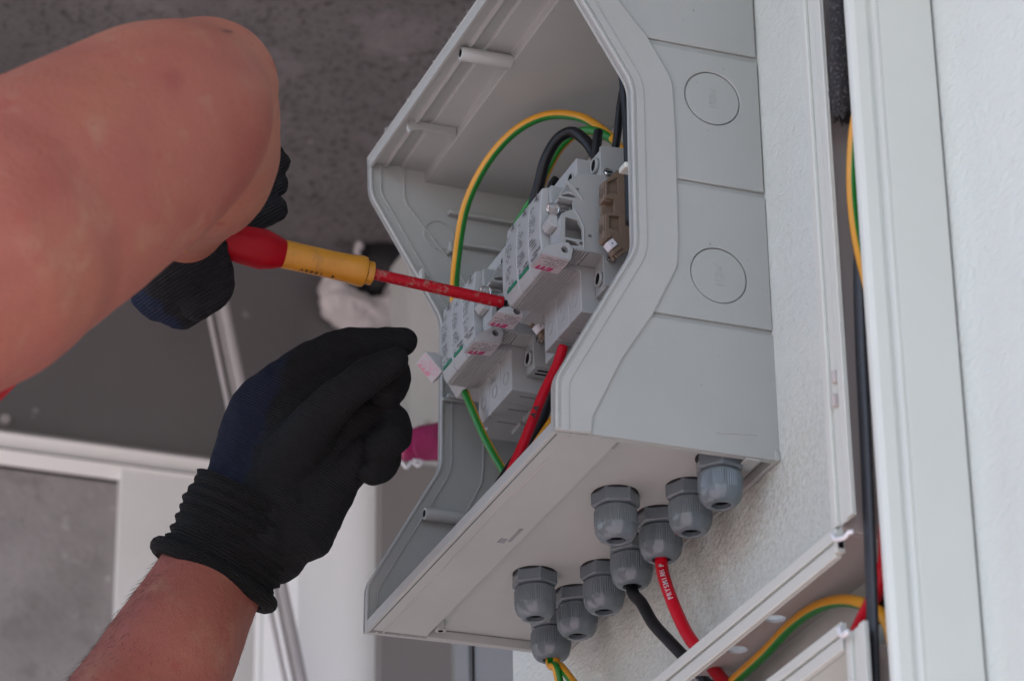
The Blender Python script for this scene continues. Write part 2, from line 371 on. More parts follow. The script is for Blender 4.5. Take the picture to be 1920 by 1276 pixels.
def organic(name, chains, voxel, m, parent=None, smooth_it=8, disp=None, pieces=None):
    """one continuous skin grown over tapered limbs"""
    bm = bmesh.new()
    for ch in chains:
        pts = [(Vector(p), r) for p, r in ch]
        if len(pts) > 2:
            P = catmull([p for p, r in pts], 6); RR = catmull([Vector((r, 0, 0)) for p, r in pts], 6); pts = [(a, b.x) for a, b in zip(P, RR)]
        seg = 20; path = [p for p, r in pts]; rad = [r for p, r in pts]
        # round ends
        t0 = (path[0] - path[1]).normalized(); t1 = (path[-1] - path[-2]).normalized()
        pre = [(path[0] + t0 * rad[0] * math.sin(a), rad[0] * math.cos(a)) for a in (R_(85), R_(60), R_(30))]
        post = [(path[-1] + t1 * rad[-1] * math.sin(a), rad[-1] * math.cos(a)) for a in (R_(30), R_(60), R_(85))]
        allp = pre + pts + post
        me = tube_me([p for p, r in allp], [r for p, r in allp], seg); bm.from_mesh(me); bpy.data.meshes.remove(me)
    me = bpy.data.meshes.new(name); bm.to_mesh(me); bm.free()
    o = bpy.data.objects.new(name, me); col.objects.link(o)
    r = o.modifiers.new('r', 'REMESH'); r.mode = 'VOXEL'; r.voxel_size = voxel
    s = o.modifiers.new('s', 'SMOOTH'); s.iterations = smooth_it; s.factor = .5
    if disp:
        tx = bpy.data.textures.new(name, 'CLOUDS'); tx.noise_scale = disp[1]; dm = o.modifiers.new('d', 'DISPLACE'); dm.texture = tx; dm.strength = disp[0]; dm.mid_level = .5; dm.texture_coords = 'GLOBAL'
    m2 = bpy.data.meshes.new_from_object(o.evaluated_get(bpy.context.evaluated_depsgraph_get())); bpy.data.objects.remove(o); bpy.data.meshes.remove(me)
    return mobj(name, m2, m, parent, smooth=True)

# ================================================================== THE PLACE
CEIL = .79; XE = 1.3
def structure(o): return tag(o, kind='structure')
structure(box('ground', (-40, -40, -1.7), (40, 40, -1.6), M['paving'], wd=0))
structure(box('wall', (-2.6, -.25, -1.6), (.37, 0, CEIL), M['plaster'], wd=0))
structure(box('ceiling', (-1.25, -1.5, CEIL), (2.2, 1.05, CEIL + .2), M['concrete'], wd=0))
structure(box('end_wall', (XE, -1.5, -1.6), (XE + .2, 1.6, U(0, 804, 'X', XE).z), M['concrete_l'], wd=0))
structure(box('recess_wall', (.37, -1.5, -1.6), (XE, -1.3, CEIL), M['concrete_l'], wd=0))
zl = U(0, 804, 'X', XE).z
def yz(px, py, X=XE): p = U(px, py, 'X', X); return (p.y, p.z)
# dark upper panel of the end wall
pn = thing('upper_panel', (XE, .2, zl), 'dark grey smooth panel filling the end wall between ceiling and pink white ledge', 'wall panel')
box('panel', (XE, -1.5, zl), (XE + .15, 1.6, CEIL), M['darkpanel'], pn, wd=0)
cyl('screw_head', U(8, 788, 'X', XE), U(8, 788, 'X', XE) - Vector((.004, 0, 0)), .0045, M['railgrey'], pn)
# ledge : two pale strips with a dark joint
lg = thing('window_ledge', (XE - .03, .1, zl), 'pinkish white double strip ledge running under the dark panel', 'ledge')
za = U(0, 807, 'X', XE - .014).z
def ledge_strip(z1, h_, dp): slab('strip', [(XE - dp, z1), (XE - .0030, z1 - h_), (XE - .0006, z1 - h_), (XE - .0006, z1)], -.6, 1.3, M['white_p'], lg, wd=.0003, axes='XZY')
ledge_strip(za, .0122, .012)
box('shadow_strip', (XE - .0022, -.6, za - .0292), (XE - .0006, 1.3, za - .0271), M['hole'], lg, 0)  # dark strip drawn in for the shadow gap below the ledge
box('joint', (XE - .006, -.6, za - .0153), (XE - .001, 1.3, za - .0120), M['strap'], lg, 0)
ledge_strip(za - .0154, .0116, .011)
# pillars and panels below / beside
def pillar(name, p0, p1, X, ytop, m, label, cat, dpt=.1, bottom=-1.6, wd=0):
    a = U(p0, 1276, 'X', X).y; b = U(p1, 1276, 'X', X).y; zt = U((p0 + p1) / 2, ytop, 'X', X).z
    t = thing(name, (X, (a + b) / 2, bottom), label, cat)
    box('shaft', (X, a, bottom), (X + dpt, b, zt), m, t, wd); return t
pillar('pillar', 211, 486, XE - .009, 893, M['white_p'], 'wide white pillar under the ledge, left of the blue black glove', 'pillar', .008)
pillar('pillar', 557, 712, 1.0, 740, M['white_p'], 'white pillar between the glove cuff and the grey cabinet', 'pillar', .12)
gp = pillar('cabinet_side', 714, 848, .985, 868, M['greypanel'], 'warm grey flat cabinet side standing behind the open enclosure', 'cabinet', .14)
pp = pillar('pale_post', 768, 920, 1.10, 470, M['palepanel'], 'pale dirty post with brown stains behind the left rim of the enclosure', 'post', .05)
rp = thing('round_pipe', U(512, 1276, 'X', 1.1), 'pale round pipe directly right of the bare forearm', 'pipe')
pa = U(513, 1276, 'X', 1.1)
cyl('pipe', (pa.x, pa.y, -1.6), (pa.x, pa.y, U(513, 1000, 'X', 1.1).z), .0115, M['white'], rp)
cyl('collar', (pa.x, pa.y, -.2), (pa.x, pa.y, -.17), .0135, M['white'], rp)
# slanting double rail
sr = thing('slanting_rail', U(557, 1276, 'X', .96), 'pale double metal rail slanting behind the blue black glove', 'rail')
for dx, r in ((-16, .0020), (0, .0014), (14, .0048)):
    a = U(402 + dx, 560, 'X', .96); b = U(556 + dx, 1300, 'X', .96)
    tube('rail', [a + (a - b) * .1, (a + b) / 2, b + (b - a) * 1.5], r, M['railgrey'], sr, n=4, seg=12)
# hole with foam
fm = thing('foam_ring', U(700, 520, 'X', XE), 'grey white foam ring squeezed round a black hole in the dark panel', 'foam')
c0 = U(712, 470, 'X', XE - .01)
def fp(px, py, X=XE - .02): return U(px, py, 'X', X)
organic('foam', [[(fp(628, 515), .010), (fp(632, 556), .017), (fp(668, 590), .021), (fp(712, 596), .019), (fp(742, 578), .018), (fp(758, 540), .013), (fp(772, 600), .016)],
                 [(fp(655, 560), .010), (fp(690, 590), .012), (fp(730, 597), .010)], [(fp(674, 462), .004), (fp(668, 472), .0035), (fp(676, 480), .003)]], .003, M['foam'], fm, 2, (.012, .014))
organic('hole', [[(fp(730, 440, XE), .022), (fp(712, 500, XE), .026), (fp(706, 535, XE), .020)], [(fp(760, 470, XE), .02), (fp(770, 520, XE), .014)]], .004, M['rubber'], fm, 4)
# pink cap with wire
pk = thing('pink_cap', U(790, 830, 'X', .62), 'glossy pink plastic cap hanging between the glove fingers and the enclosure rim', 'cap')
a = U(760, 838, 'X', .62); b = U(800, 830, 'X', .62); c = U(850, 832, 'X', .62)
organic('cap_body', [[(a, .0105), (b, .0125), (c, .0125)], [(U(790, 815, 'X', .62), .007), (U(840, 812, 'X', .62), .009)]], .0012, M['pink'], pk, 4)
rq = Vector((-1, .2, -.25)).to_track_quat('Z', 'Y')
lathe('cap_dimple', [(0, 0), (.0085, .0), (.0095, .001), (.0090, .002), (0, .0014)], U(800, 838, 'X', .605), rq, M['pink'], pk)
tube('wire_hook', [U(735, 872, 'X', .61), U(750, 864, 'X', .61), U(762, 876, 'X', .61), U(772, 866, 'X', .61), U(784, 873, 'X', .61), U(790, 864, 'X', .61), U(775, 862, 'X', .61)], .0012, M['steel'] if 0 else M['white_dirty'], pk, n=6, seg=8)
# grey boxes in a cooler tone past the end of the plaster wall
cp = thing('grey_wall_end', (.43, -.1, -1.6), 'cool grey flat stretch under the far end of the enclosure', 'panel')
xe = U(850, 1200, 'Y', -.004).x
box('panel', (.3705, -.25, -1.6), (xe, -.004, .2), M['coolpanel'], cp, .002)
x1 = U(868, 1200, 'Y', -.002).x; x2 = U(884, 1200, 'Y', -.002).x
box('bead', (x2, -.003, -1.6), (x1, .0005, .2), M['coolpanel'], cp, .001)
box('edge_gap', (xe, -.25, -1.6), (xe + .004, -.006, .2), M['rubber'], cp, .0005)  # black strip put in for the dark gap along this edge

# ================================================================== ENCLOSURE
W = .29; H = .2975
EN = thing('electrical_enclosure', (W / 2, 0, 0), 'light grey wall mounted plastic enclosure standing open without its cover', 'electrical enclosure')
PROF = [(.1195, -.0008), (.1190, .0265), (.0750, .1045), (.0738, .199), (.1178, .2735), (.1185, H + .001)]
prof = fillet(PROF, [0, .020, .022, .022, .020, 0], n=8)
side_poly = [(0.0, 0.0)] + prof + [(0.0, H)]
bandpx = [(1098, 800), (1112, 783), (1168, 672), (1225, 590), (1272, 498), (1274, 447), (1268, 240), (1262, 150), (1215, 68), (1165, -20)]
band = [(U(x, y, 'X', 0).y, U(x, y, 'X', 0).z) for x, y in bandpx]
band[0] = (band[0][0], 0.0); 
band_pl = [(.1000, 0)] + [(p[0], p[1]) for p in band[1:-1]] + [(.098, .272), (.0985, H)]
band_f = fillet(band_pl, [0, .012, .02, .02, .01, .01, .01, .02, .02, .015, 0][:len(band_pl)], n=5)
# near side: base skin, flange band, recessed panels
slab('side_wall', side_poly, .0032, .0055, M['panel'], EN, wd=0)
slab('flange_band', prof + band_f[::-1], 0, .0031, M['box'], EN, wd=.0009)
slab('flange_step', strip(prof, .0030, .0072), -.0007, .0004, M['box'], EN, wd=.0003)
slab('rim', strip(prof, .0000, .0016), -.0012, .0020, M['box'], EN, wd=.0004)
def bandY(z):
    for a, b in zip(band_f[:-1], band_f[1:]):
        if min(a[1], b[1]) <= z <= max(a[1], b[1]) and a[1] != b[1]:
            t = (z - a[1]) / (b[1] - a[1]); return a[0] + t * (b[0] - a[0])
    return .09
seams = [U(1450, 622, 'X', 0).z, U(1440, 365, 'X', 0).z, U(1428, 112, 'X', 0).z]
kc = [U(1350, 514, 'X', 0), U(1338, 182, 'X', 0)]
lev = [0.0] + seams + [H]
for i in range(4):
    z0 = lev[i] + (.0016 if i else 0.0); z1 = lev[i + 1] - (.0016 if i < 3 else 0)
    edge = [(bandY(z0) + .0004, z0)] + [(p[0] + .0004, p[1]) for p in band_f if z0 < p[1] < z1] + [(bandY(z1) + .0004, z1)]
    poly = [(-.0 + .0008 * i * .5, z0)] + edge + [(.0008 * i * .5, z1)]
    holes = [circle(k.y, k.z, .0156, 48) for k in kc if z0 < k.z < z1]
    slab('side_panel', poly, .0014, .0031, M['panel'], EN, holes, wd=.0006)
for k in kc:
    ko = slab('knockout', circle(k.y, k.z, .0150, 48), .0017, .0031, M['panel'], EN, wd=.0003)
    text('embossed_size', 'PG21', .0056, M['panel'], (.00165, k.y, k.z), (0, 0, -1), (0, -1, 0), ko, bold=.00012, ext=.00022)
slab('socket_recess', [(.0725, .0015), (.0685, .0015), (.0, .0015)] and [(.012, .012), (.034, .010), (.034, .0105), (.012, .0125)], .0010, .0014, M['box'], EN, wd=0)
box('corner_tab', (.002, .010, -.0012), (.016, .018, .0), M['box'], EN, .0004)
# bottom: front beam, rims, recessed gland plate
yB = .084
bq = MB()
bq.box((.0056, yB, .0), (W - .0048, .1163, .0030)); bq.build('front_beam', M['box'], EN, wd=.0004)
slab('bottom_lip', [(.1188, -.0004), (.1188, .0058), (.1165, .0058), (.1165, -.0004)], .0005, W, M['box'], EN, wd=.0003)
box('lip_groove', (.001, .1158, -.00025), (W - .001, .1163, .001), M['gland'], EN, 0)
box('lip_bead', (.001, .1085, -.0006), (W - .002, .1095, .001), M['box'], EN, .0003)
box('gland_plate', (.0035, .003, .0050), (W - .005, yB + .003, .0075), M['box'], EN, 0)
box('bottom_rim', (W - .0050, .003, -.0004), (W - .0004, yB - .0005, .0048), M['box'], EN, .0004)
box('bottom_rim', (.0003, .0002, -.0003), (W - .0004, .0028, .0050), M['box'], EN, .0004)
box('bottom_rim', (.0031, .003, -.0002), (.0052, yB - .0005, .0048), M['box'], EN, .0004)
def onb(px, py, z=0): return U(px, py, 'Z', z)
p = onb(960, 1003); box('slot', (p.x - .010, p.y - .0025, -.0003), (p.x + .008, p.y - .0006, .001), M['coolpanel'], EN, .0002)
p = onb(945, 1013); box('snap_hole', (p.x - .003, p.y - .001, -.0003), (p.x + .003, p.y + .0028, .001), M['coolpanel'], EN, .0002)
p = onb(1158, 830); box('slot', (p.x - .004, p.y - .001, -.0003), (p.x + .007, p.y + .0008, .001), M['coolpanel'], EN, .0002)
p = onb(826, 1170, .003); cyl('screw_boss', (p.x, p.y, .0050), (p.x, p.y, -.0008), .0030, M['box'], EN); cyl('screw_recess', (p.x, p.y, -.0007), (p.x, p.y, -.0010), .0015, M['hole'], EN)
# far side
slab('far_wall', side_poly, W - .0028, W - .0004, M['box'], EN, wd=0)
slab('far_rim', strip(prof, .0000, .0018), W - .0045, W + .0008, M['box'], EN, wd=.0005)
slab('far_rim_ridge', strip(prof, .0062, .0074), W - .0042, W - .0027, M['box'], EN, wd=.0003)
slab('far_band_ridge', strip([(p[0] - .001, p[1]) for p in band_f], 0, .0012), W - .0040, W - .0027, M['box'], EN, wd=.0003)
def fw(px, py): return U(px, py, 'X', W - .0028)
for a, b in (((838, 402), (985, 428)), ((862, 462), (1000, 486)), ((835, 745), (900, 752)), ):
    p = fw(*a); q = fw(*b); box('wall_rib', (W - .0075, min(p.y, q.y) - .03, p.z - .0012), (W - .0027, max(p.y, q.y), p.z + .0012), M['box'], EN, .0005)
p = fw(822, 440); o = slab('knockout_ring', circle(p.y, p.z, .0098, 32), W - .0037, W - .0027, M['box'], EN, [circle(p.y, p.z, .0086, 32)], wd=.0002)
for px, py in ((787, 520), (840, 468)):
    p = fw(px, py); box('hook', (W - .009, p.y - .0012, p.z - .004), (W - .0027, p.y + .0012, p.z + .003), M['box'], EN, .0005)
p = fw(828, 750); box('wall_rib', (W - .006, .02, p.z - .0009), (W - .0027, .074, p.z + .0009), M['box'], EN, .0004)
# far lower boss with open tube
p = fw(792, 970); 
lathe('boss', [(0, 0), (.0034, 0), (.0037, .0006), (.0037, .028), (0, .028)], (W - .009, p.y + .001, p.z), Vector((0, -1, 0)).to_track_quat('Z', 'Y'), M['box'], EN)
lathe('boss_hole', [(0, 0), (.0021, 0), (.0021, .001), (0, .001)], (W - .009, p.y + .0012, p.z), Vector((0, -1, 0)).to_track_quat('Z', 'Y'), M['hole'], EN)
# top shell: stepped underside
top_prof = [(.1185, H), (.1185, .2915), (.1165, .2915), (.1165, .2945), (.1100, .2945), (.1088, .2930), (.1075, .2930), (.1060, .2948), (.0990, .2965), (.0980, .2950), (.0835, .2948), (.0835, .2880), (.003, .2880), (.003, H)]
slab('top_shell', top_prof, .0056, W - .0029, M['box'], EN, wd=.0003)
box('top_skin', (.0, .0, H), (W, .1190, H + .0022), M['box'], EN, .0008)
def posty(x, flat):
    if flat:
        slab('top_rib', [(.1140, .2950), (.1140, .2895), (.1125, .2870), (.1105, .2885), (.1060, .2900), (.0836, .2895), (.0836, .2950)], x - .0011, x + .0011, M['box'], EN, wd=.0004)
    else:
        lathe('top_boss', [(0, 0), (.0036, 0), (.0041, .0008), (.0041, .030), (0, .030)], (x, .1135, .2895), Vector((0, -1, 0)).to_track_quat('Z', 'Y'), M['box'], EN)
        lathe('boss_hole', [(0, 0), (.0022, 0), (.0022, .001), (0, .001)], (x, .1137, .2895), Vector((0, -1, 0)).to_track_quat('Z', 'Y'), M['hole'], EN)
posty(U(870, 100, 'Z', .290).x, 0); posty(U(755, 232, 'Z', .292).x, 1); posty(U(980, -60, 'Z', .292).x, 1)
# back
box('back_plate', (.0056, .0004, .0076), (W - .0029, .0028, .2879), M['box'], EN, 0)
# clip tabs and bosses on the bottom lip and near wall
for px, py in ((963, 868), (752, 1100)):
    p = U(px + 20, py + 2, 'Y', .1150); me = box('clip_tab', (p.x - .0045, .1105, max(.005, p.z - .002)), (p.x + .0045, .1165, p.z + .0028), M['box'], EN, .0009)
p = U(866, 985, 'Y', .112)
lathe('boss', [(0, 0), (.0036, 0), (.0040, .0006), (.0040, .02), (0, .02)], (p.x, .1125, p.z), Vector((0, -1, 0)).to_track_quat('Z', 'Y'), M['box'], EN)
lathe('boss_hole', [(0, 0), (.0022, 0), (.0022, .001), (0, .001)], (p.x, .1127, p.z), Vector((0, -1, 0)).to_track_quat('Z', 'Y'), M['hole'], EN)
p = U(1126, 68, 'X', .012); lathe('boss', [(0, 0), (.0032, 0), (.0036, .0006), (.0036, .02), (0, .02)], (.013, p.y, p.z), Vector((0, -1, 0)).to_track_quat('Z', 'Y'), M['box'], EN)
lathe('boss_hole', [(0, 0), (.0019, 0), (.0019, .001), (0, .001)], (.013, p.y + .0002, p.z), Vector((0, -1, 0)).to_track_quat('Z', 'Y'), M['hole'], EN)
p = U(1176, 320, 'X', .012); box('inner_clip', (.0056, p.y - .003, p.z - .0015), (.014, p.y + .004, p.z + .0015), M['white'], EN, .0006)

sw = MB(); rs = random.Random(3)
def crumbs(pts, n_, sp):
    for i in range(n_):
        t = rs.random(); p = pts[0].lerp(pts[1], t) + Vector((rs.uniform(-sp, sp), rs.uniform(-sp, sp) * .3, rs.uniform(-sp, sp) * .3)); r_ = rs.uniform(.0002, .0006)
        a, b, c, d = (p + Vector((rs.uniform(-1, 1), rs.uniform(-1, 1), rs.uniform(-1, 1))) * r_ for _ in range(4)); sw.add([a, b, c, d], [(0, 1, 2), (0, 2, 3), (0, 3, 1), (1, 3, 2)])
crumbs([Vector((.02, .1192, H + .0022)), Vector((.28, .1192, H + .0022))], 90, .001)
crumbs([Vector((.002, .1190, .0008)), Vector((.05, .1190, .0008))], 40, .0008)
crumbs([Vector((-.0010, .1188, .003)), Vector((-.0010, .1000, .060))], 25, .0006)
o = sw.build('plastic_swarf', M['white'], EN); o['kind'] = 'stuff'
# glands -------------------------------------------------------------
def hexr(an, z, r):
    a = (an % (math.pi / 3)) - math.pi / 6; return .93 / math.cos(a) if abs(r - .0116) < .0012 else 1
dq = Vector((0, 0, -1)).to_track_quat('Z', 'Y')
def make_gland(x, y, rot):
    q = dq @ Quaternion((0, 0, 1), rot)
    g = lathe('cable_gland', [(0, -.001), (.0112, -.001), (.0116, .0012), (.0116, .0070), (.0108, .0078), (.0090, .0082), (.0090, .0098)], (x, y, .005), q, M['gland'], EN, 48, hexr)
    lathe('washer', [(0, 0), (.0119, 0), (.0119, .0010), (0, .0010)], (x, y, .0052), q, M['rubber'], g, 40)
    def rib(an, z, r): return 1 + (.014 * (1 if int(an / (2 * math.pi) * 96) % 2 else -1) if .0102 < z < .0186 and r > .0102 else 0)
    lathe('dome_nut', [(.0090, .0092), (.0108, .0094), (.0110, .0102), (.0110, .0108), (.0110, .0180), (.0110, .0188), (.0108, .0205), (.0100, .0228), (.0085, .0248), (.0068, .0258), (.0052, .0260), (.0047, .0255), (.0047, .019)], (x, y, .005), q, M['gland'], g, 224,
          lambda an, z, r: (1 + (.016 * (1 if int(an / (2 * math.pi) * 112) % 2 else -1))) if .0107 < z < .0181 else (1 - .02 * math.cos(6 * an) ** 2 if z < .023 and z > .0181 else 1), sharp=25)
    lathe('bore', [(.0048, .0235), (.0040, .022), (0, .021)], (x, y, .005), q, M['hole'], g, 32)
    return g
gy = .0253
GL = [(.0179, gy), (.0548, gy), (.0925, gy), (.1312, gy), (.1695, gy), (.2074, gy), (.2461, gy), (.0761, .0568), (.1902, .0563)]
for i, (x, y) in enumerate(GL): make_gland(x, y, .3 + .37 * i)

# DIN rail ------------------------------------------------------------
dr = thing('din_rail', (.15, .02, .156), 'metal mounting rail running behind the switch blocks', 'rail')
slab('rail_profile', [(.022, .1385), (.0295, .1385), (.0295, .142), (.0235, .1425), (.0235, .170), (.0295, .1705), (.0295, .174), (.022, .174)], .01, .275, M['screw'], dr, wd=0)

# ================================================================== SWITCH BLOCKS
def block(x0, name, label, open_tab, seed):
    """three closed modules (x0 .. x0+3p) and one open module in front of them (x0-p .. x0)"""
    p_ = .0175
    T = thing(name, (x0, .05, .11), label, 'fuse switch', 'fuse switch blocks on the rail')
    for i in range(3):
        a = x0 + i * p_ + (.0002); b = x0 + (i + 1) * p_ - .0002
        zb = .1345
        prof_ = [(.03, .110), (.0690, .110), (.0690, zb - .0005), (.0880, zb - .0005), (.0897, zb + .002), (.0908, .1460), (.0912, .1560), (.0905, .1700), (.0893, .1795), (.0835, .1812), (.0705, .1835), (.0695, .1845), (.0695, .2012), (.03, .2012)]
        s = slab('module', prof_, a, b, M['module_w'] if i else M['module_w'], T, wd=.0005)
        # seam marks on the printed face
        yy = .0914
        for kk, (zz, hh, rows, ww) in enumerate(((.1722, .0030, 2, .006), (.1590, .0105, 6, .009), (.1490, .0075, 4, .010), (.1440, .0045, 2, .0135))):
            marks('printed_text', (b - .003, .0918 - (.0008 if kk == 0 else 0) - (.0008 if kk == 3 else 0), zz - .002), (0, .02, 1) if 0 else (-1, 0, 0), (0, 0, 1), ww, hh, rows, M['ink'], s, seed * 31 + i * 7 + kk, 0.52, .72)
        me = MB(); A = Vector((a + .004, .0908, .1745))
        me.add([A, A + Vector((.0035, 0, 0)), A + Vector((.0006, -.0004, .0042)), A + Vector((0, .0003, 0)), A + Vector((.0035, .0003, 0)), A + Vector((.0006, -.0001, .0042))], [(0, 2, 1), (3, 4, 5), (0, 1, 4, 3), (1, 2, 5, 4), (2, 0, 3, 5)])
        me.build('arrow_mark', M['ink'], s)
        if i: box('green_bar', (a + .0016, .0890, .1408), (b - .0022, .0909, .1424), M['green_ink'], s, 0)
        if 1:
            for k in range(10):
                yk = .0705 + k * .00165
                box('grip_rib', (a - .0001, yk, zb - .0011), (b + .0001, yk + .0010, zb - .0004), M['module_w'], s, 0)
        # shoulder details
        cyl('terminal_hole', ((a + b) / 2, .0600, .1925), ((a + b) / 2, .0698, .1925), .0030, M['hole'], s)
        slab('terminal_ring', circle((a + b) / 2, .1925, .0040, 24), .0695, .0700, M['module'], s, [circle((a + b) / 2, .1925, .0031, 24)], wd=0, axes='XZY')
        slab('sealing_disc', circle((a + b) / 2, .1205, .0038, 24), .0690, .0694, M['module_w'], s, [circle((a + b) / 2, .1205, .0035, 24)], wd=0, axes='XZY')
        box('vent_slot', (a + .006, .040, .1096), (a + .0068, .062, .1101), M['coolpanel'], s, 0)
        box('bottom_foot', (a + .002, .046, .1070), (b - .002, .0505, .1100), M['module'], s, .0005)
        if i == 1: marks('faint_print', (b - .002, .06945, .1262), (-1, 0, 0), (0, 0, 1), .012, .005, 3, M['module'], s, seed + 5)
    # lever tab of the open module, label underneath
    xa = x0 - p_ + .0002; xb = x0 - .0008
    def tab(xa, xb, poly, la, lb, seed_, nm='lever_tab', pale=False, hc=None, inkm='magenta'):
        t = slab(nm, poly, xa, xb, M['module_w'], T, wd=.0004, holes=[circle(hc[0], hc[1], .0019, 16)] if hc else None)
        la = Vector((0, *la)); lb = Vector((0, *lb)); v = (la - lb); L_ = v.length; v.normalize()
        nrm = Vector((0, v.z, -v.y)); nrm = nrm if nrm.z < 0 else -nrm
        # printed label on the underside: text reads upside down from below
        o = (la + lb) / 2; o.x = (xa + xb) / 2
        q = MB(); e = nrm * .0002
        A_ = Vector((xa + .0004, 0, 0)); B_ = Vector((xb - .0004, 0, 0)); l1 = la - v * .0004; l2 = lb + v * .0004
        q.add([A_ + l1, B_ + l1, B_ + l2, A_ + l2, A_ + l1 + e, B_ + l1 + e, B_ + l2 + e, A_ + l2 + e], [(0, 3, 2, 1), (4, 5, 6, 7), (0, 1, 5, 4), (1, 2, 6, 5), (2, 3, 7, 6), (3, 0, 4, 7)])
        lbm = fixn(q.build('label_plate', M['label'], t).data)
        ux = v            # reading direction: out of the wall
        uy = Vector((-1, 0, 0)) # letter tops towards the camera
        if ux.cross(uy).dot(nrm) < 0: uy = -uy
        text('maker_mark', 'ETI', .0052, M[inkm], o + nrm * .0003 + Vector((.0052, 0, 0)) + v * .0012, ux, uy, t, bold=.00022, shear=.25, sx=1.25)
        marks('label_print', o + nrm * .00022 + Vector((.0022, 0, 0)) - v * (L_ * .42), ux if 0 else v, Vector((-1, 0, 0)) if v.cross(Vector((-1, 0, 0))).dot(nrm) > 0 else Vector((-1, 0, 0)), L_ * .86, .0095, 6, M['ink' if not pale else 'magenta_pale'], t, seed_, .5, .8, .0001)
        return t
    dz = -.0035 if open_tab else 0
    tpl = [(.0976, .1306 + dz), (.0949, .1355 + dz), (.0880, .1382 + dz * .6), (.0826, .1394), (.0802, .1352), (.0817, .1290 + dz * .3)]
    tab(xa - .0008, xb, tpl, tpl[0], tpl[5], seed * 3, hc=(.0848, .1348 + dz * .3))
    # far narrow module carrying the end lever
    fx = x0 + 3 * p_ + .0001
    slab('end_module', [(.03, .112), (.0620, .112), (.0620, .1335), (.0760, .1340), (.0860, .1500), (.0860, .1750), (.0700, .1825), (.0685, .2005), (.03, .2005)], fx, fx + .0168, M['module_w'], T, wd=.0005)
    # open module
    outline = fillet([(.0625, .1182), (.0628, .1362), (.0870, .1370), (.0860, .1560), (.0792, .1600), (.0792, .1650), (.0878, .1652), (.0828, .1752), (.0770, .1805), (.0705, .1825), (.0627, .1830), (.0627, .2007), (.030, .2030), (.030, .1170)],
                     [.001, 0, .001, .001, 0, 0, .0005, .001, .004, .002, 0, .0008, 0, 0], closed=True, n=3)
    h1 = fillet([(.0823, .1738), (.0862, .1664), (.0765, .1668)], .0005, True, 2)
    h2 = fillet([(.0842, .1425), (.0838, .1545), (.0768, .1535), (.0745, .1490), (.0745, .1425)], .0004, True, 2)
    h3 = fillet([(.0838, .1385), (.0838, .1412), (.0790, .1410), (.0765, .1395), (.0765, .1385)], .0003, True, 2)
    hs = [h1, h2, h3, circle(.0752, .1404, .0010, 12), circle(.0763, .1722, .0009, 12), circle(.0700, .1455, .0011, 12)]
    pl = slab('side_plate', outline, xa, xa + .0016, M['module'], T, hs, wd=.0003)
    slab('plate_frame', strip([(.0742, .1375), (.0742, .1500), (.0762, .1548), (.0795, .1600)], 0, .0007), xa - .0006, xa + .0002, M['module_w'], T, wd=.0002)
    slab('plate_frame', strip([(.0742, .1660), (.0770, .1700), (.0826, .1756)], 0, .0007), xa - .0006, xa + .0002, M['module_w'], T, wd=.0002)
    core = [(.030, .1185), (.0610, .1185), (.0612, .1362), (.0700, .1364), (.0700, .1800), (.0612, .1830), (.0615, .2005), (.030, .2020)]
    slab('module_core', core, xa + .0018, xb, M['module'], T, wd=.0005)
    # cells in front of the core, divided by webs, open to the side
    for k in range(9):
        box('grip_rib', (xa + .0002, .0715 + k * .00165, .1361), (xb, .0725 + k * .00165, .1369), M['module_w'], T, 0)
    box('back_web', (xb - .0035, .0700, .1372), (xb, .0862, .1795), M['module'], T, .0003)
    for za_, zb_, y1 in ((.1372, .1383, .0868), (.1412, .1424, .0850), (.1545, .1560, .0855), (.1652, .1664, .0865)):
        box('web', (xa + .0018, .0702, za_), (xb - .0036, y1, zb_), M['module_w'], T, .0002)
    box('front_web', (xa + .0018, .0843, .1384), (xb - .0036, .0862, .1545), M['module_w'], T, .0003)
    me = slab('lever_hook', fillet([(.0862, .1500), (.0895, .1510), (.0915, .1540), (.0900, .1575), (.0870, .1595), (.0860, .1560)], .001, True, 3), xa + .005, xb - .002, M['module_w'], T, wd=.0004)
    slab('spring_strip', strip([(.0758, .1675), (.0785, .1688), (.0815, .1692), (.0842, .1680)], 0, .0016), xa + .0010, xb - .004, M['module_w'], T, wd=.0002)
    fq = Vector((0, 1, 0)).to_track_quat('Z', 'Y')
    lathe('fuse', [(0, 0), (.0024, 0), (.0027, .0004), (.0027, .0068), (.0022, .0074), (0, .0074)], (xa + .0045, .0795, .1606), fq, M['metal'], T, 32)
    lathe('fuse_glass', [(0, .0074), (.0029, .0074), (.0031, .0085), (.0031, .0115), (.0024, .0128), (0, .0130)], (xa + .0045, .0790, .1606), fq, M['glass'], T, 32)
    # screws and terminal openings
    xq = Vector((-1, 0, 0)).to_track_quat('Z', 'Y')
    for sy, sz in ((.0592, .1848), (.0590, .1338)):
        lathe('screw_well', [(0, .0001), (.0030, .0001), (.0032, .0006), (.0027, .0008), (.0026, .0002)], (xa, sy, sz), xq, M['module'], T, 24)
        s = lathe('screw', [(0, .0002), (.0022, .0002), (.0021, .0011), (.0012, .0016), (0, .0017)], (xa, sy, sz), xq, M['screw'], T, 24)
        box('screw_slot', (xa - .0020, sy - .0018, sz - .0003), (xa - .0013, sy + .0018, sz + .0003), M['hole'], s, 0)
    for hz in (.1935, .1262):
        xm = (xa + xb) / 2 + .001
        cyl('terminal_hole', (xm, .0500, hz), (xm, .0631 if hz > .15 else .0626, hz), .0032, M['hole'], T)
        slab('terminal_ring', circle(xm, hz, .0042, 24), .0612, .0635 if hz > .15 else .0630, M['module'], T, [circle(xm, hz, .0033, 24)], wd=0, axes='XZY')
    box('plate_slot', (xa - .0002, .040, .1192), (xa + .0008, .0405, .1230), M['hole'], T, 0)
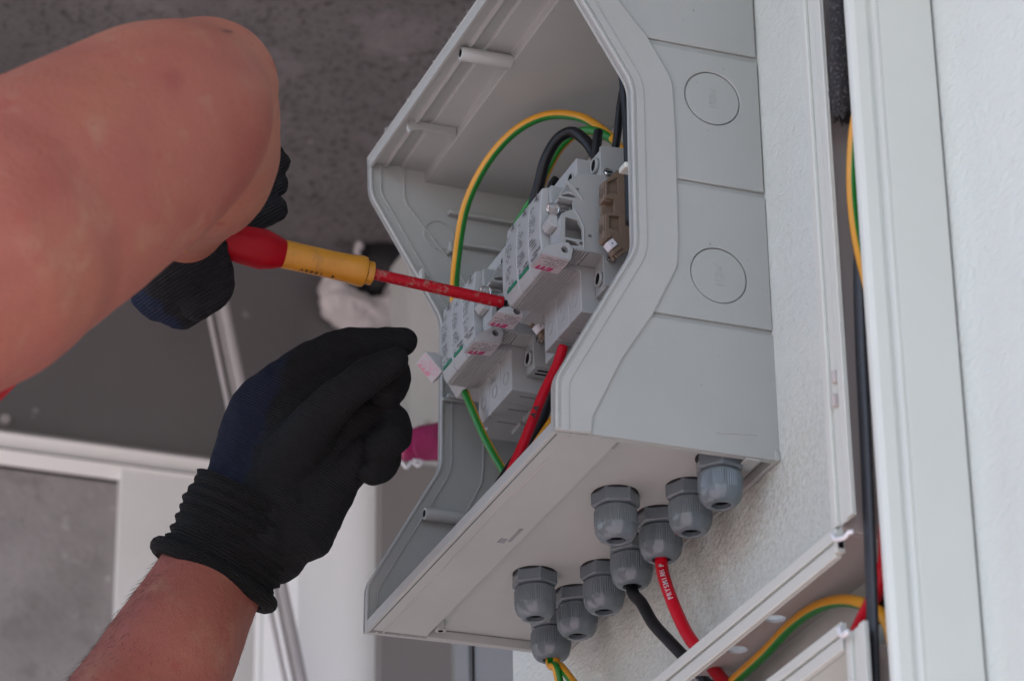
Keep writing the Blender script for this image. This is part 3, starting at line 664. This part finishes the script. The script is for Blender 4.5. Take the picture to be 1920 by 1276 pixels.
    box('bottom_slot', (xa + .006, .0450, .1180), (xa + .0068, .0580, .1186), M['hole'], T, 0)
    box('bottom_slot', (xa + .010, .0450, .1180), (xa + .0108, .0580, .1186), M['hole'], T, 0)
    return T, tab
XA = .085; XB = .1866
TA, tabA = block(XA, 'fuse_switch', 'upper nearer fuse switch block with round glass fuse exposed beside the brown terminal', False, 3)
TB, tabB = block(XB, 'fuse_switch', 'lower farther fuse switch block touched by the red screwdriver shaft', True, 11)
# swung-out levers of the far block
q = lambda px, py, X: (U(px, py, 'X', X).y, U(px, py, 'X', X).z)
X1 = .1380
pl_ = [(.0957, .1305), (.0925, .1338), (.0873, .1351), (.0800, .1350), (.0804, .1298)]
tabA(X1, X1 + .0168, pl_, pl_[0], pl_[4], 77, 'open_lever', hc=q(970, 583, X1))
X2 = XB + .0535
pl2 = [q(798, 658, X2), q(830, 696, X2), q(838, 690, X2), q(836, 672, X2), q(818, 660, X2)]
tabB(X2, X2 + .0170, pl2, pl2[0], pl2[1], 78, 'open_lever', pale=True, inkm='magenta_pale')
# brown terminals ------------------------------------------------------
def terminal(dx, label):
    T = thing('terminal_block', (.05 + dx, .04, .13), label, 'terminal block', 'brown terminal blocks on the rail')
    X = .05; P_ = lambda px, py: (U(px, py, 'X', X).y, U(px, py, 'X', X).z)
    pix = [(1171, 312), (1157, 319), (1136, 338), (1136, 370), (1152, 374), (1152, 399), (1136, 400), (1136, 444), (1133, 452), (1158, 483), (1180, 467), (1192, 458), (1230, 450), (1230, 318), (1185, 313)]
    poly = [P_(*a) for a in pix]
    def sl(nm, po, a, b, m=M['brown'], parent=T, holes=None, wd=.0004, axes='YZX'): return slab(nm, po, a + dx, b + dx, m, parent, holes, wd, axes)
    hA = [P_(*a) for a in ((1139, 341), (1156, 333), (1158, 333), (1160, 366), (1139, 364))]
    hB = [P_(*a) for a in ((1142, 404), (1162, 405), (1163, 440), (1152, 430), (1142, 428))]
    sl('body', poly, X, X + .0015, holes=[hA, hB])
    sl('core', [P_(*a) for a in ((1174, 316), (1140, 372), (1154, 375), (1154, 398), (1140, 405), (1140, 440), (1160, 478), (1190, 456), (1228, 448), (1228, 320))], X + .0050, X + .0085, wd=0)
    sl('cell_floor', [P_(*a_) for a_ in ((1137, 340), (1172, 318), (1170, 470), (1137, 442))], X + .0062, X + .0080, wd=0)
    # screw towers
    for (a, b) in (((1136, 339), (1136, 370)), ((1136, 401), (1136, 444))):
        y0, z0 = P_(*a); y1, z1 = P_(*b)
        sl('screw_tower', [(y0 + .0004, z0 + .001), (y1 + .0004, z1 - .0006), (y1 - .012, z1 - .0006), (y0 - .010, z0 + .004)], X + .0024, X + .0090)
        zc = (z0 + z1) / 2
        cyl('screw_access', (X + dx + .0050, y0 - .002, zc), (X + dx + .0050, y0 + .0008, zc), .0030, M['brown'], T)
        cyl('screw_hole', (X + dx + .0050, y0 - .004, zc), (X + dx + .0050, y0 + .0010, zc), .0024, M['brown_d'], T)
        yh, zh = y0 - .0055, zc
        box('guide_web', (X + dx + .0004, y0 - .0085, zc - .0036), (X + dx + .0014, y0 - .0015, zc - .0014), M['brown'], T, .0003)
    a = U(1146, 458, 'X', X - .0003); 
    mk = MB(); u = (U(1133, 455, 'X', X) - U(1158, 485, 'X', X)).normalized(); v = Vector((0, u.z, -u.y)); 
    c = U(1146.5, 458, 'X', X) + Vector((dx, 0, 0))
    pts = [(-.0021, -.0024), (.0021, -.0024), (.0021, .0024), (-.0021, .0024)]
    P8 = [c + u * s * 1.0 + v * t + Vector((-.0012, 0, 0)) for s, t in pts] + [c + u * s + v * t + Vector((.004, 0, 0)) for s, t in pts]
    mk.add(P8, [(0, 1, 2, 3), (4, 7, 6, 5), (0, 4, 5, 1), (1, 5, 6, 2), (2, 6, 7, 3), (3, 7, 4, 0)]); o = mk.build('marker_tag', M['white_tag'], T, wd=.0003); fixn(o.data)
    cyl('marker_pin', c + Vector((-.0010, 0, 0)), c + Vector((-.0014, 0, 0)), .0004, M['inkb'], o, 12)
    for s in (-1, 1):
        cc = c + u * s * .0042
        P8 = [cc + u * a_ * .0010 + v * b_ * .0030 + Vector((-.0009, 0, 0)) for a_, b_ in ((-1, -1), (1, -1), (1, 1), (-1, 1))] + [cc + u * a_ * .0010 + v * b_ * .0030 + Vector((.004, 0, 0)) for a_, b_ in ((-1, -1), (1, -1), (1, 1), (-1, 1))]
        k = MB(); k.add(P8, [(0, 1, 2, 3), (4, 7, 6, 5), (0, 4, 5, 1), (1, 5, 6, 2), (2, 6, 7, 3), (3, 7, 4, 0)]); o2 = k.build('marker_wall', M['brown'], T, wd=.0003); fixn(o2.data)
    return T
terminal(0, 'brown terminal block with white marker beside the near rim of the enclosure')
terminal(.1020, 'brown terminal block mostly hidden between the two fuse switch blocks')

# ================================================================== CABLES
YG = [M['yellow'], M['green']]
def cable(name, pts, r, m, label, cat='cable', **kw):
    o = tube(name, pts, r, m, None, **kw); o.data.name = name; return tag(o, label, cat)
def onX(l, xa, xb): return [U(x, y, 'X', xa + (xb - xa) * i / (len(l) - 1)) for i, (x, y) in enumerate(l)]
def onY(l, ya, yb): return [U(x, y, 'Y', ya + (yb - ya) * i / (len(l) - 1)) for i, (x, y) in enumerate(l)]
cable('earth_cable', onX([(862, 640), (852, 560), (857, 480), (874, 385), (913, 305), (966, 246), (1025, 217), (1085, 219), (1128, 243), (1158, 272), (1180, 310)], .262, .11), .0027, YG, 'long yellow green cable arching from the far fuse switch over the top of both blocks', stripe=7, sdir=(.85, .55, .25), sat=.5)
cable('earth_cable', onX([(965, 430), (985, 396), (1008, 360), (1030, 312), (1052, 275), (1082, 250), (1115, 246), (1150, 262)], .20, .13), .0026, YG, 'short yellow green cable tucked behind the arched black cable', stripe=8, sdir=(-.6, -.5, .5), sat=.4)
cable('power_cable', onX([(1000, 385), (1011, 345), (1023, 300), (1045, 262), (1072, 248), (1096, 262), (1115, 288), (1125, 310)], .16, .12), .0032, M['blackcable'], 'thick black cable bent in a tight arch above the near fuse switch')
cable('power_cable', onX([(1122, 246), (1120, 262), (1117, 300)], .10, .10), .0026, M['blackcable'], 'short black cable stub upright behind the near fuse switch')
cable('power_cable', onX([(1172, 150), (1163, 200), (1158, 250), (1152, 290)], .08, .085), .0022, M['blackcable'], 'thin black cable dropping beside the near rim, left of the printed one')
bc = cable('power_cable', onX([(1168, 140), (1171, 165), (1176, 230), (1180, 330), (1182, 420)], .035, .035), .0026, M['blackcable'], 'black cable with faint blue print hugging the near rim inside the enclosure')
cable('power_cable', onX([(1042, 335), (1034, 350), (1036, 372)], .13, .13), .0022, M['blackcable'], 'tiny black cable end behind the scalloped terminals of the near switch')
cable('power_cable', onX([(955, 495), (940, 505), (930, 525), (928, 545)], .21, .20), .0018, M['blackcable'], 'black wire entering the top terminals of the far switch')
cable('earth_cable', onX([(872, 735), (886, 768), (905, 812), (925, 850), (945, 885), (965, 930)], .24, .20), .0023, YG, 'yellow green cable falling below the far fuse switch inside the enclosure', stripe=5, sdir=(-.15, .1, .95), sat=.5)
cable('power_cable', onX([(1056, 650), (1042, 690), (1020, 735), (1000, 785), (980, 835), (955, 890), (930, 950)], .12, .125), .0028, M['redcable'], 'red cable inside the enclosure with two black marks on it')
cable('power_cable', onX([(1045, 700), (1010, 800), (975, 850), (945, 895), (915, 945)], .15, .16), .0030, M['blackcable'], 'black cable behind the red one at the bottom lip of the enclosure')
cable('earth_cable', onX([(1040, 780), (1020, 810), (1000, 840), (975, 885)], .15, .15), .0022, YG, 'thin yellow green cable peeking from behind the inner red cable', stripe=6, sdir=(.5, .5, .3))
# marks on the inner red cable
for k, (px, py) in enumerate(((1005, 764), (1000, 778))):
    text('cable_mark', '<', .0048, M['inkb'], U(px, py, 'X', .1172) , (-.2, -.9, -.35), (0, -.35, .9) if k else (.1, .35, -.9), None, bold=.0003)
for o in [o for o in col.objects if o.name.startswith('cable_mark')]:
    o.parent = bpy.data.objects['power_cable.006'] if 'power_cable.006' in bpy.data.objects else None
# outside cables
G = {i: GL[i] for i in range(9)}
rc = [Vector((.0925, gy, -.004)), Vector((.0925, gy, -.0235))] + onY([(1249, 1095), (1268, 1145), (1290, 1190), (1318, 1228), (1350, 1268), (1400, 1330), (1450, 1400)], .026, .018)
rcab = cable('power_cable', rc, .0033, M['redcable'], 'red cable with white print leaving the gland and dropping into the white trunking')
pathR = catmull(rc, 10)
bcb = [Vector((.1312, gy, -.004)), Vector((.1312, gy, -.0225))] + onY([(1203, 1130), (1225, 1168), (1256, 1202), (1290, 1238), (1318, 1270), (1360, 1330)], .026, .016)
cable('power_cable', bcb, .0032, M['blackcable'], 'black cable leaving the gland left of the red cable')
yb = [Vector((.2461, gy + .0008, -.004)), Vector((.2461, gy + .0008, -.0225))] + onY([(1042, 1250), (1052, 1285), (1075, 1330)], .026, .02)
cable('earth_cable', yb, .0024, YG, 'left one of the two yellow green cables leaving the lowest gland', stripe=4, sdir=(.35, 0, .9), sat=.5)
yb = [Vector((.2440, gy - .002, -.004)), Vector((.2440, gy - .002, -.0225))] + onY([(1053, 1250), (1075, 1278), (1110, 1320)], .022, .018)
cable('earth_cable', yb, .0024, YG, 'right one of the two yellow green cables leaving the lowest gland', stripe=4, sdir=(-.8, .3, .5), sat=.5)
# white print along the red cable
fr = frames(pathR); tot = 0; pos = []
for i, (p, t, a, b) in enumerate(fr):
    if i: tot += (p - fr[i - 1][0]).length
    pos.append(tot)
view = (CC - fr[20][0]).normalized()
start = .0205 + .0018
s_ = 'PRYSMIAN P'[::-1]; step = .00265
for k, chh in enumerate(s_):
    if chh == ' ': continue
    d = start + k * step
    i = next(j for j, v in enumerate(pos) if v > d); p0, t, _, _ = fr[i]
    p = fr[i - 1][0].lerp(p0, (d - pos[i - 1]) / (pos[i] - pos[i - 1]))
    nrm = (CC - p); nrm = (nrm - t * nrm.dot(t)).normalized(); u = -t; v = nrm.cross(u)
    text('printed_letter', chh, .0037, M['label'], p + nrm * .0033, u, v, rcab, bold=.00005)

# ================================================================== TRUNKING
def tr(name, loc, label): return thing(name, loc, label, 'cable trunking')
VT = tr('vertical_trunking', (-.16, 0, -.4), 'white vertical cable trunking on the wall, open along its front, black cable inside')
zt, zb = .6, -.75
XN = -.185; XF = -.1345; YF = .042
box('back_plate', (XN + .0019, .0004, zb), (XF, .0022, zt), M['inner_pvc'], VT, 0)
box('near_wall', (XN, .0014, zb), (XN + .0018, .0292, zt), M['white'], VT, .0006)
slab('near_wall_shoulder', fillet([(XN, .0292), (XN + .0018, .0292), (XN + .0030, .0350), (XN + .0016, .0352), (XN + .0012, .0330), (XN - .0002, .0310)], .0006, True, 2), zb, zt, M['white'], VT, wd=0, axes='XYZ')
slab('near_lip', fillet([(XN - .0002, .0345), (XN + .0040, .0345), (XN + .0052, .0370), (XN + .0050, .0435), (XN + .0035, .0450), (XN + .0005, .0445), (XN - .0008, .0420), (XN - .0010, .0365)], .0012, True, 3), zb, zt, M['white'], VT, wd=0, axes='XYZ')
box('far_wall', (XF - .0016, .0023, -.0965), (XF, .0391, zt), M['inner_pvc'], VT, .0003)
def rail(nm, axis, a0, a1, e0, e1, T, m=M['white']):
    """snap rail: a flange with three beads, seen from the front"""
    if axis == 'Z':
        box(nm, (e0, .0392, a0), (e1, .0401, a1), m, T, .0004)
        for f0, f1, y in ((.0, .30, .0420), (.42, .66, .0408), (.74, 1, .0424)):
            box('rail_bead', (e0 + (e1 - e0) * f0, .0401, a0), (e0 + (e1 - e0) * f1, y - .0004, a1), m, T, .0004)
    else:
        box(nm, (a0, .0392, e0), (a1, .0401, e1), m, T, .0004)
        for f0, f1, y in ((.0, .46, .0424), (.60, 1, .0422)):
            box('rail_bead', (a0, .0401, e0 + (e1 - e0) * f0), (a1, y, e0 + (e1 - e0) * f1), m, T, .0005)
rail('far_lip', 'Z', -.0945, zt, -.1505, -.1310, VT)
box('far_wall', (XF - .0016, .0023, zb), (XF, .0391, -.1480), M['inner_pvc'], VT, .0003)
rail('far_lip', 'Z', zb, -.1455, -.1550, -.1375, VT)
for py in (706, 750):
    p = U(1561, py, 'Y', .0428); box('cut_mark', (p.x - .0014, .0400, p.z - .0030), (p.x + .0012, .0431, p.z + .0030), M['inner_pvc'], VT, .0005)
HT = tr('horizontal_trunking', (0, 0, -.12), 'white horizontal cable trunking below the enclosure, open front, row of round holes inside')
xr = .6
ZU, ZL = -.0965, -.150
box('back_plate', (-.1322, .0004, ZL), (xr, .0022, ZU), M['white'], HT, 0)
hl = []
for px, py in ((1453, 1160), (1378, 1217)):
    p = U(px, py, 'Z', ZU); hl.append((p.x, p.y))
p0, p1 = hl; dxy = p1[0] - p0[0]
holes_ = [circle(p0[0] + k * dxy, p0[1], .0052, 24) for k in range(-1, 6) if k in (0, 1, 2, 3, 4, 5)] + [circle(p0[0] + (k + .5) * dxy, p0[1] + .009, .0048, 24) for k in range(0, 5)]
slab('upper_wall', [(-.1322, .0023), (xr, .0023), (xr, .0364), (-.1322, .0364)], ZU, ZU + .0018, M['inner_pvc'], HT, holes_, wd=0, axes='XYZ')
box('lower_wall', (-.1322, .0023, ZL), (xr, .0364, ZL + .0018), M['white'], HT, 0)
rail('upper_lip', 'X', -.1335, xr, -.1085, -.0945, HT)
rail('lower_lip', 'X', -.1345, xr, -.1520, -.1390, HT)
p = U(1578, 1005, 'Y', .040)
box('rail_end', (-.1365, .0385, -.1070), (-.1330, .0428, -.0960), M['white'], HT, .0005)
box('rail_end_hole', (-.1369, .0394, -.1050), (-.1362, .0420, -.1010), M['hole'], HT, 0)
tube('broken_clip', [U(1561, 1002, 'Y', .044), U(1566, 1010, 'Y', .045), U(1582, 1008, 'Y', .045), U(1592, 998, 'Y', .044), U(1600, 996, 'Y', .043)], .0011, M['white_dirty'], HT, n=5, seg=8)
tube('broken_clip', [U(1574, 1176, 'Y', .044), U(1578, 1190, 'Y', .045), U(1590, 1184, 'Y', .045)], .0014, M['white_dirty'], HT, n=5, seg=8)
# cables in the trunking
st = [U(x, y, 'Y', .033) for x, y in ((1650, 380), (1620, 440), (1611, 490), (1614, 640), (1622, 800), (1629, 960), (1634, 1100), (1639, 1276), (1644, 1420))]
fo = cable('flat_cable', st, .0040, M['strap'], 'dusty black flat cable hanging straight down in the vertical trunking', flat=.55)
cable('earth_cable', [U(x, y, 'Y', .034) for x, y in ((1618, 60), (1610, 190), (1601, 260), (1598, 340), (1603, 410), (1613, 470), (1630, 540))], .0028, YG, 'yellow green cable bulging out of the vertical trunking below the black sleeve', stripe=8, sdir=(1, 0, .3), sat=.5)
cable('earth_cable', [U(x, y, 'Y', .018) for x, y in ((1330, 1320), (1385, 1268), (1435, 1222), (1485, 1170), (1535, 1136), (1585, 1125), (1630, 1136), (1662, 1162), (1675, 1205), (1690, 1260))], .0030, YG, 'yellow green cable curving along the horizontal trunking into the vertical one', stripe=7, sdir=(.35, .9, .15), sat=.5)
cable('power_cable', [U(x, y, 'Y', .020) for x, y in ((1668, 900), (1662, 985), (1660, 1050), (1648, 1100), (1628, 1140), (1608, 1182), (1590, 1230))], .0034, M['redcable'], 'red cable crossing behind the flat black cable at the trunking corner')
cable('power_cable', [U(x, y, 'Y', .012) for x, y in ((1680, 960), (1668, 1050), (1662, 1110), (1640, 1160), (1618, 1190), (1600, 1240))], .0032, M['blackcable'], 'black cable beside the red one at the trunking corner')
slv = [U(x, y, 'Y', .0335) for x, y in ((1572, -120), (1577, 0), (1578, 100), (1578, 160), (1577, 205))]
sp = catmull(slv, 12); me = tube_me(sp, [.0058 + .0006 * math.sin(i * .5) for i in range(len(sp))], 28, cap=False)
for i, v in enumerate(me.vertices[-28:]):
    v.co += Vector((0, 0, -.006 * random.random() - .002 * (i % 2) + .004 * math.sin(i * .45))) ; 
so_ = mobj('braided_sleeve', me, M['sleeve']); so_.modifiers.new('s', 'SOLIDIFY').thickness = .0008
tag(so_, 'black braided cable sleeve with a frayed open end at the top of the vertical trunking', 'cable sleeve')

# ================================================================== SCREWDRIVER
A_ = D(400, 447, 1.735); T_ = D(943, 567, 1.780); ax = (T_ - A_).normalized(); qd = ax.to_track_quat('Z', 'Y'); LEN = (T_ - A_).length
def s_at(px): return (px - 400) / 543.0 * LEN
def rr(px_): return px_ * 1.75 / FPX / 2
SD = thing('screwdriver', A_, 'insulated screwdriver with red and yellow handle held by the upper gloved hand', 'screwdriver')
k_ = .975
lathe('grip', [(0, s_at(250)), (rr(50), s_at(255)), (rr(66), s_at(290)), (rr(60), s_at(350)), (rr(56), s_at(410)), (rr(70), s_at(450)), (rr(76), s_at(490)), (rr(66), s_at(512)), (rr(52.5), s_at(529)), (0, s_at(530))], A_, qd, M['grip'], SD, 64, lambda an, z, r: 1 + .018 * math.cos(6 * an) * (1 if z < s_at(500) else 0), sharp=50)
gy_ = lathe('neck', [(0, s_at(527)), (rr(54), s_at(529)), (rr(53), s_at(560)), (rr(52), s_at(610)), (rr(54), s_at(650)), (rr(60), s_at(673)), (rr(57), s_at(680)), (rr(40), s_at(684)), (0, s_at(685))], A_, qd, M['grip_y'], SD, 48, sharp=50)
lathe('collar', [(0, s_at(682)), (rr(44), s_at(683)), (rr(46), s_at(686)), (rr(45), s_at(694)), (rr(34), s_at(696)), (0, s_at(696))], A_, qd, M['grip_y'], SD, 48, lambda an, z, r: 1 + (.05 if math.sin(an * 2) > .6 else 0), sharp=40)
lathe('shaft', [(0, s_at(690)), (rr(22), s_at(692)), (rr(22.5), s_at(930)), (rr(23), s_at(942)), (0, s_at(943))], A_, qd, M['shaft'], SD, 32, sharp=50)
lathe('blade', [(0, s_at(938)), (rr(12), s_at(940)), (rr(12), s_at(950)), (0, s_at(951))], A_, qd, M['steel'], SD, 16)
# print on the neck, upside down on its lower side
lowv = (-Vector(CR[1])); vw = (CC - D(600, 510, 1.74)).normalized(); 
side = vw.cross(ax).normalized()
if side.dot(Vector(CR[1])) < 0: side = -side      # image down
dirn = (vw * .62 + side * .78).normalized(); dirn = (dirn - ax * dirn.dot(ax)).normalized()
up_ = dirn.cross(-ax)
for k, chh in enumerate('4 1000V'):
    if chh == ' ': continue
    pz = s_at(560 + (6 - k if 0 else k) * 0)
    pos_ = A_ + ax * s_at(618 - k * 9 - (0 if k else -4)) + dirn * (rr(53.5) + .0001)
    text('neck_print', chh, .0034, M['inkb'], pos_, -ax, up_ if up_.cross(-ax).dot(dirn) < 0 else -up_, gy_, bold=.00004)
marks('neck_marks', A_ + ax * s_at(650) + dirn * rr(54.5) + side * -.0006, -ax, (-ax).cross(dirn) * -1, .0055, .0018, 2, M['inkb'], gy_, 5)

# ================================================================== PERSON
PE = thing('person', (.12, .80, -1.6), 'electrician in red shirt and dark gloves working with both bare forearms raised', 'person')
def Dp(x, y, d, rpx): return (D(x, y, d), pr(rpx, d))
right_arm = [[(Vector((-.02, .66, -.10)), .062), (D(-190, 540, 1.37), .057), Dp(20, 408, 1.41, 252), Dp(180, 313, 1.45, 230), Dp(320, 222, 1.49, 198), Dp(392, 165, 1.52, 136)],
             [Dp(60, 455, 1.41, 198), Dp(200, 385, 1.44, 165), Dp(300, 330, 1.48, 125)],
             [Dp(385, 160, 1.52, 134), Dp(400, 250, 1.57, 128), Dp(388, 315, 1.62, 130), Dp(368, 365, 1.67, 102), Dp(345, 420, 1.71, 78)],
             [Dp(330, 130, 1.50, 92), Dp(395, 128, 1.52, 96), Dp(440, 160, 1.53, 80), Dp(452, 210, 1.54, 74)]]
left_arm = [[(Vector((.30, .66, -.12)), .058), (Vector((.30, .58, -.32)), .05), (D(60, 1700, 1.60), .046), (D(200, 1450, 1.66), .044), Dp(294, 1276, 1.70, 136), Dp(347, 1175, 1.73, 118), Dp(397, 1080, 1.75, 104), Dp(450, 980, 1.76, 104)],
            [(D(210, 1400, 1.67), .036), Dp(320, 1230, 1.70, 118), Dp(380, 1110, 1.74, 96)]]
torso_neck = [[(Vector((-.02, .66, -.10)), .06), (Vector((.14, .72, -.06)), .075), (Vector((.30, .66, -.12)), .056)], [(Vector((.14, .74, -.05)), .07), (Vector((.13, .70, .08)), .055), (Vector((.12, .66, .16)), .06)],
              [(Vector((.12, .68, .26)), .085), (Vector((.12, .70, .20)), .082), (Vector((.12, .62, .15)), .05)], [(Vector((.14, .76, -.1)), .12), (Vector((.14, .80, -.5)), .12)]]
body = organic('body', right_arm + left_arm + torso_neck, .0030, M['skin'], PE, 14, (.0018, .035))
organic('shirt', [[(Vector((-.03, .66, -.08)), .078), (Vector((.14, .74, -.08)), .10), (Vector((.31, .67, -.12)), .075)], [(Vector((.14, .78, -.12)), .15), (Vector((.14, .82, -.6)), .15)], [(Vector((.06, .78, -.15)), .12), (Vector((.06, .82, -.6)), .12)], [(Vector((.22, .78, -.15)), .12), (Vector((.22, .82, -.6)), .12)],
                  [(Vector((-.03, .67, -.10)), .078), (D(-420, 690, 1.34), .066)]], .006, M['shirt'], PE, 10)
organic('trousers', [[(Vector((.06, .82, -.6)), .12), (Vector((.05, .82, -1.0)), .085), (Vector((.04, .84, -1.5)), .06)], [(Vector((.22, .82, -.6)), .12), (Vector((.24, .82, -1.0)), .085), (Vector((.25, .84, -1.5)), .06)]], .008, M['strap'], PE, 8)
organic('hair', [[(Vector((.12, .73, .28)), .085), (Vector((.12, .75, .20)), .075)], [(Vector((.12, .68, .31)), .075), (Vector((.12, .72, .30)), .08)]], .005, M['hair'], PE, 6)
# shirt hem glimpsed under the raised arm
hem = [D(-60, 775, 1.50), D(0, 722, 1.52), D(38, 700, 1.53)]
organic('shirt_hem', [[(D(-120, 800, 1.50), .012), (D(-40, 752, 1.51), .0070), (D(10, 716, 1.52), .0048), (D(34, 700, 1.52), .0028)]], .0015, M['shirt'], PE, 3)

# ---- left glove (lower)
fa = (D(475, 945, 1.76) - D(397, 1080, 1.75)).normalized()
nv = -Vector(CR[0]) * .93 - Vector(CR[1]) * .30
glove_m = knit('glove_fabric', tuple(fa), tuple(D(470, 900, 1.75)), 4200, (.0045, .0045, .005), (.004, .0065, .017), tuple(nv), tuple(D(476, 880, 1.74)), .00016)
cuff_m = knit('cuff_knit', tuple(fa), tuple(D(470, 900, 1.75)), 4800, (.0045, .0043, .0043), amp=.0006)
chains = [
    [Dp(447, 960, 1.76, 84), Dp(462, 880, 1.765, 72), Dp(492, 775, 1.77, 64), Dp(560, 712, 1.77, 58), Dp(640, 663, 1.765, 46), Dp(700, 650, 1.76, 37), Dp(757, 641, 1.755, 27)],
    [Dp(500, 970, 1.76, 86), Dp(520, 900, 1.76, 84), Dp(565, 790, 1.765, 68), Dp(640, 722, 1.765, 54), Dp(700, 694, 1.76, 46), Dp(732, 704, 1.75, 40), Dp(726, 738, 1.74, 32)],
    [Dp(540, 975, 1.755, 84), Dp(570, 920, 1.755, 72), Dp(610, 840, 1.755, 58), Dp(665, 786, 1.755, 46), Dp(718, 786, 1.75, 42), Dp(738, 812, 1.74, 36), Dp(712, 842, 1.735, 32)],
    [Dp(560, 985, 1.75, 74), Dp(600, 940, 1.75, 58), Dp(645, 880, 1.75, 46), Dp(688, 842, 1.75, 38), Dp(722, 852, 1.745, 32), Dp(722, 872, 1.74, 27), Dp(695, 885, 1.735, 25)],
    [Dp(510, 910, 1.752, 62), Dp(555, 850, 1.745, 56), Dp(600, 785, 1.735, 46), Dp(650, 735, 1.728, 38), Dp(700, 700, 1.725, 33), Dp(742, 676, 1.725, 27)],
    [Dp(430, 1010, 1.76, 84), Dp(470, 930, 1.76, 84)], [Dp(520, 1035, 1.755, 60), Dp(580, 975, 1.755, 50)], [Dp(475, 1000, 1.75, 92), Dp(520, 930, 1.755, 90)]]
gl = organic('glove', chains, .0013, glove_m, PE, 5, (.0030, .016))
# cuff with folds and rolled rim
def cuff(nm, a, b, ra, rb, m, par, folds=7, amp=.0011, roll=.0042, flat=.86):
    q_ = (b - a).to_track_quat('Z', 'Y'); L_ = (b - a).length; prof_ = []; n_ = 110
    prof_.append((ra * .92, -.001)); 
    for i in range(9):
        an = -math.pi * .95 + i / 8 * math.pi * 1.55 ; prof_.append((ra + .0006 + roll * .75 * -math.cos(an) , .003 + roll * .8 * (math.sin(an))))
    for i in range(n_):
        t = i / (n_ - 1); z = .007 + t * (L_ - .007); r = ra + (rb - ra) * t + amp * (math.sin(t * folds * 2 * math.pi) * (1 - t * .6)) + .0002 * math.sin(i * 2.1)
        prof_.append((r, z))
    # rings lie across the limb; widened sideways by flat
    return lathe(nm, prof_, a, q_, m, par, 96, lambda an, z, r: 1 + .018 * math.sin(3 * an + z * 260) + .012 * math.sin(7 * an - z * 400), sharp=180)
c_a = D(397, 1084, 1.75); c_b = D(478, 940, 1.76)
cuff('cuff', c_a, c_b, pr(112, 1.75), pr(124, 1.76), cuff_m, gl)
tube('cuff_rim', [c_a + fa * .0022 + (Vector(CR[0]) * .88 + Vector(CR[1]) * .47).normalized() * math.cos(t) * pr(117, 1.75) + fa.cross((Vector(CR[0]) * .88 + Vector(CR[1]) * .47).normalized()) * math.sin(t) * pr(112, 1.75) for t in [i * 2 * math.pi / 16 for i in range(17)]], .0048, cuff_m, gl, n=4, seg=12)

# ---- right glove (upper, behind the raised arm)
ra_ = (D(335, 430, 1.71) - D(345, 540, 1.74)).normalized()
g2m = knit('glove_fabric_upper', tuple((Vector(CR[0]) * .5 + Vector(CR[1]) * .85).normalized()), tuple(D(340, 500, 1.74)), 3600, (.008, .008, .010), (.006, .012, .032), tuple((-Vector(CR[0]) * .75 + Vector(CR[1]) * .62).normalized()), tuple(D(292, 552, 1.74)), .0004)
ch2 = [[Dp(345, 440, 1.72, 76), Dp(330, 490, 1.74, 82), Dp(332, 530, 1.75, 78)], [Dp(285, 520, 1.75, 44), Dp(292, 552, 1.75, 40), Dp(335, 580, 1.75, 38), Dp(368, 572, 1.75, 32)],
       [Dp(390, 470, 1.745, 40), Dp(398, 510, 1.735, 40), Dp(405, 545, 1.735, 32), Dp(370, 565, 1.735, 36)], [Dp(375, 440, 1.74, 56), Dp(385, 480, 1.73, 40)],
       [Dp(262, 560, 1.75, 18), Dp(290, 575, 1.75, 25), Dp(330, 592, 1.75, 25)],
       [Dp(400, 420, 1.79, 50), Dp(470, 405, 1.80, 36), Dp(514, 392, 1.80, 27)], [Dp(420, 380, 1.80, 50), Dp(490, 350, 1.805, 34), Dp(518, 345, 1.805, 23)], [Dp(430, 330, 1.80, 50), Dp(500, 298, 1.805, 34), Dp(522, 304, 1.805, 24)],
       [Dp(400, 440, 1.765, 50), Dp(410, 460, 1.73, 20), Dp(416, 484, 1.725, 16)]]
g2 = organic('glove', ch2, .0013, g2m, PE, 4, (.0026, .010))
tube('glove_hem', [D(322, 474, 1.685), D(340, 467, 1.68), D(357, 460, 1.68), D(366, 452, 1.68)], .0022, M['grip_y'], g2, n=6, seg=10)

# fine hair along both forearms
hb = MB(); rnd = random.Random(5)
def to_px(p):
    q_ = CR @ (p - CC); return 960 + FPX * q_.x / q_.z, 638 + FPX * q_.y / q_.z
arm_ax = (D(300, 1276, 1.70) - D(397, 1080, 1.75)).normalized(); up_ax = (D(20, 415, 1.41) - D(320, 222, 1.49)).normalized()
for pl in body.data.polygons:
    c = pl.center; x, y = to_px(c); nrm = pl.normal; vw = (CC - c).normalized()
    if -40 < x < 520 and y > 1010 and nrm.dot(vw) > -.35:
        edge = 1 - abs(nrm.dot(vw)); left = max(0, -(CR @ nrm).x)
        if rnd.random() > .06 + .5 * edge * left: continue
        ln, th, axv = rnd.uniform(.004, .009) * (.6 + .6 * left), .00011, arm_ax
    elif -20 < x < 560 and 0 < y < 760 and nrm.dot(vw) > -.2:
        if rnd.random() > .010: continue
        ln, th, axv = rnd.uniform(.002, .004), .00004, up_ax
    else: continue
    t_ = (axv - nrm * axv.dot(nrm)).normalized(); sd_ = t_.cross(nrm)
    b_ = c - nrm * .0003; d1 = (t_ + sd_ * rnd.uniform(-.5, .5) + nrm * rnd.uniform(.15, .55)).normalized(); mid = b_ + d1 * ln * .5; tip = mid + (d1 + sd_ * rnd.uniform(-.5, .5) - nrm * .15).normalized() * ln * .5
    hb.add([b_ - sd_ * th, b_ + sd_ * th, b_ + nrm * th, mid - sd_ * th * .7, mid + sd_ * th * .7, mid + nrm * th, tip], [(0, 1, 4, 3), (1, 2, 5, 4), (2, 0, 3, 5), (3, 4, 6), (4, 5, 6), (5, 3, 6)])
ho = hb.build('forearm_hair', M['hair'], PE); ho['kind'] = 'stuff'
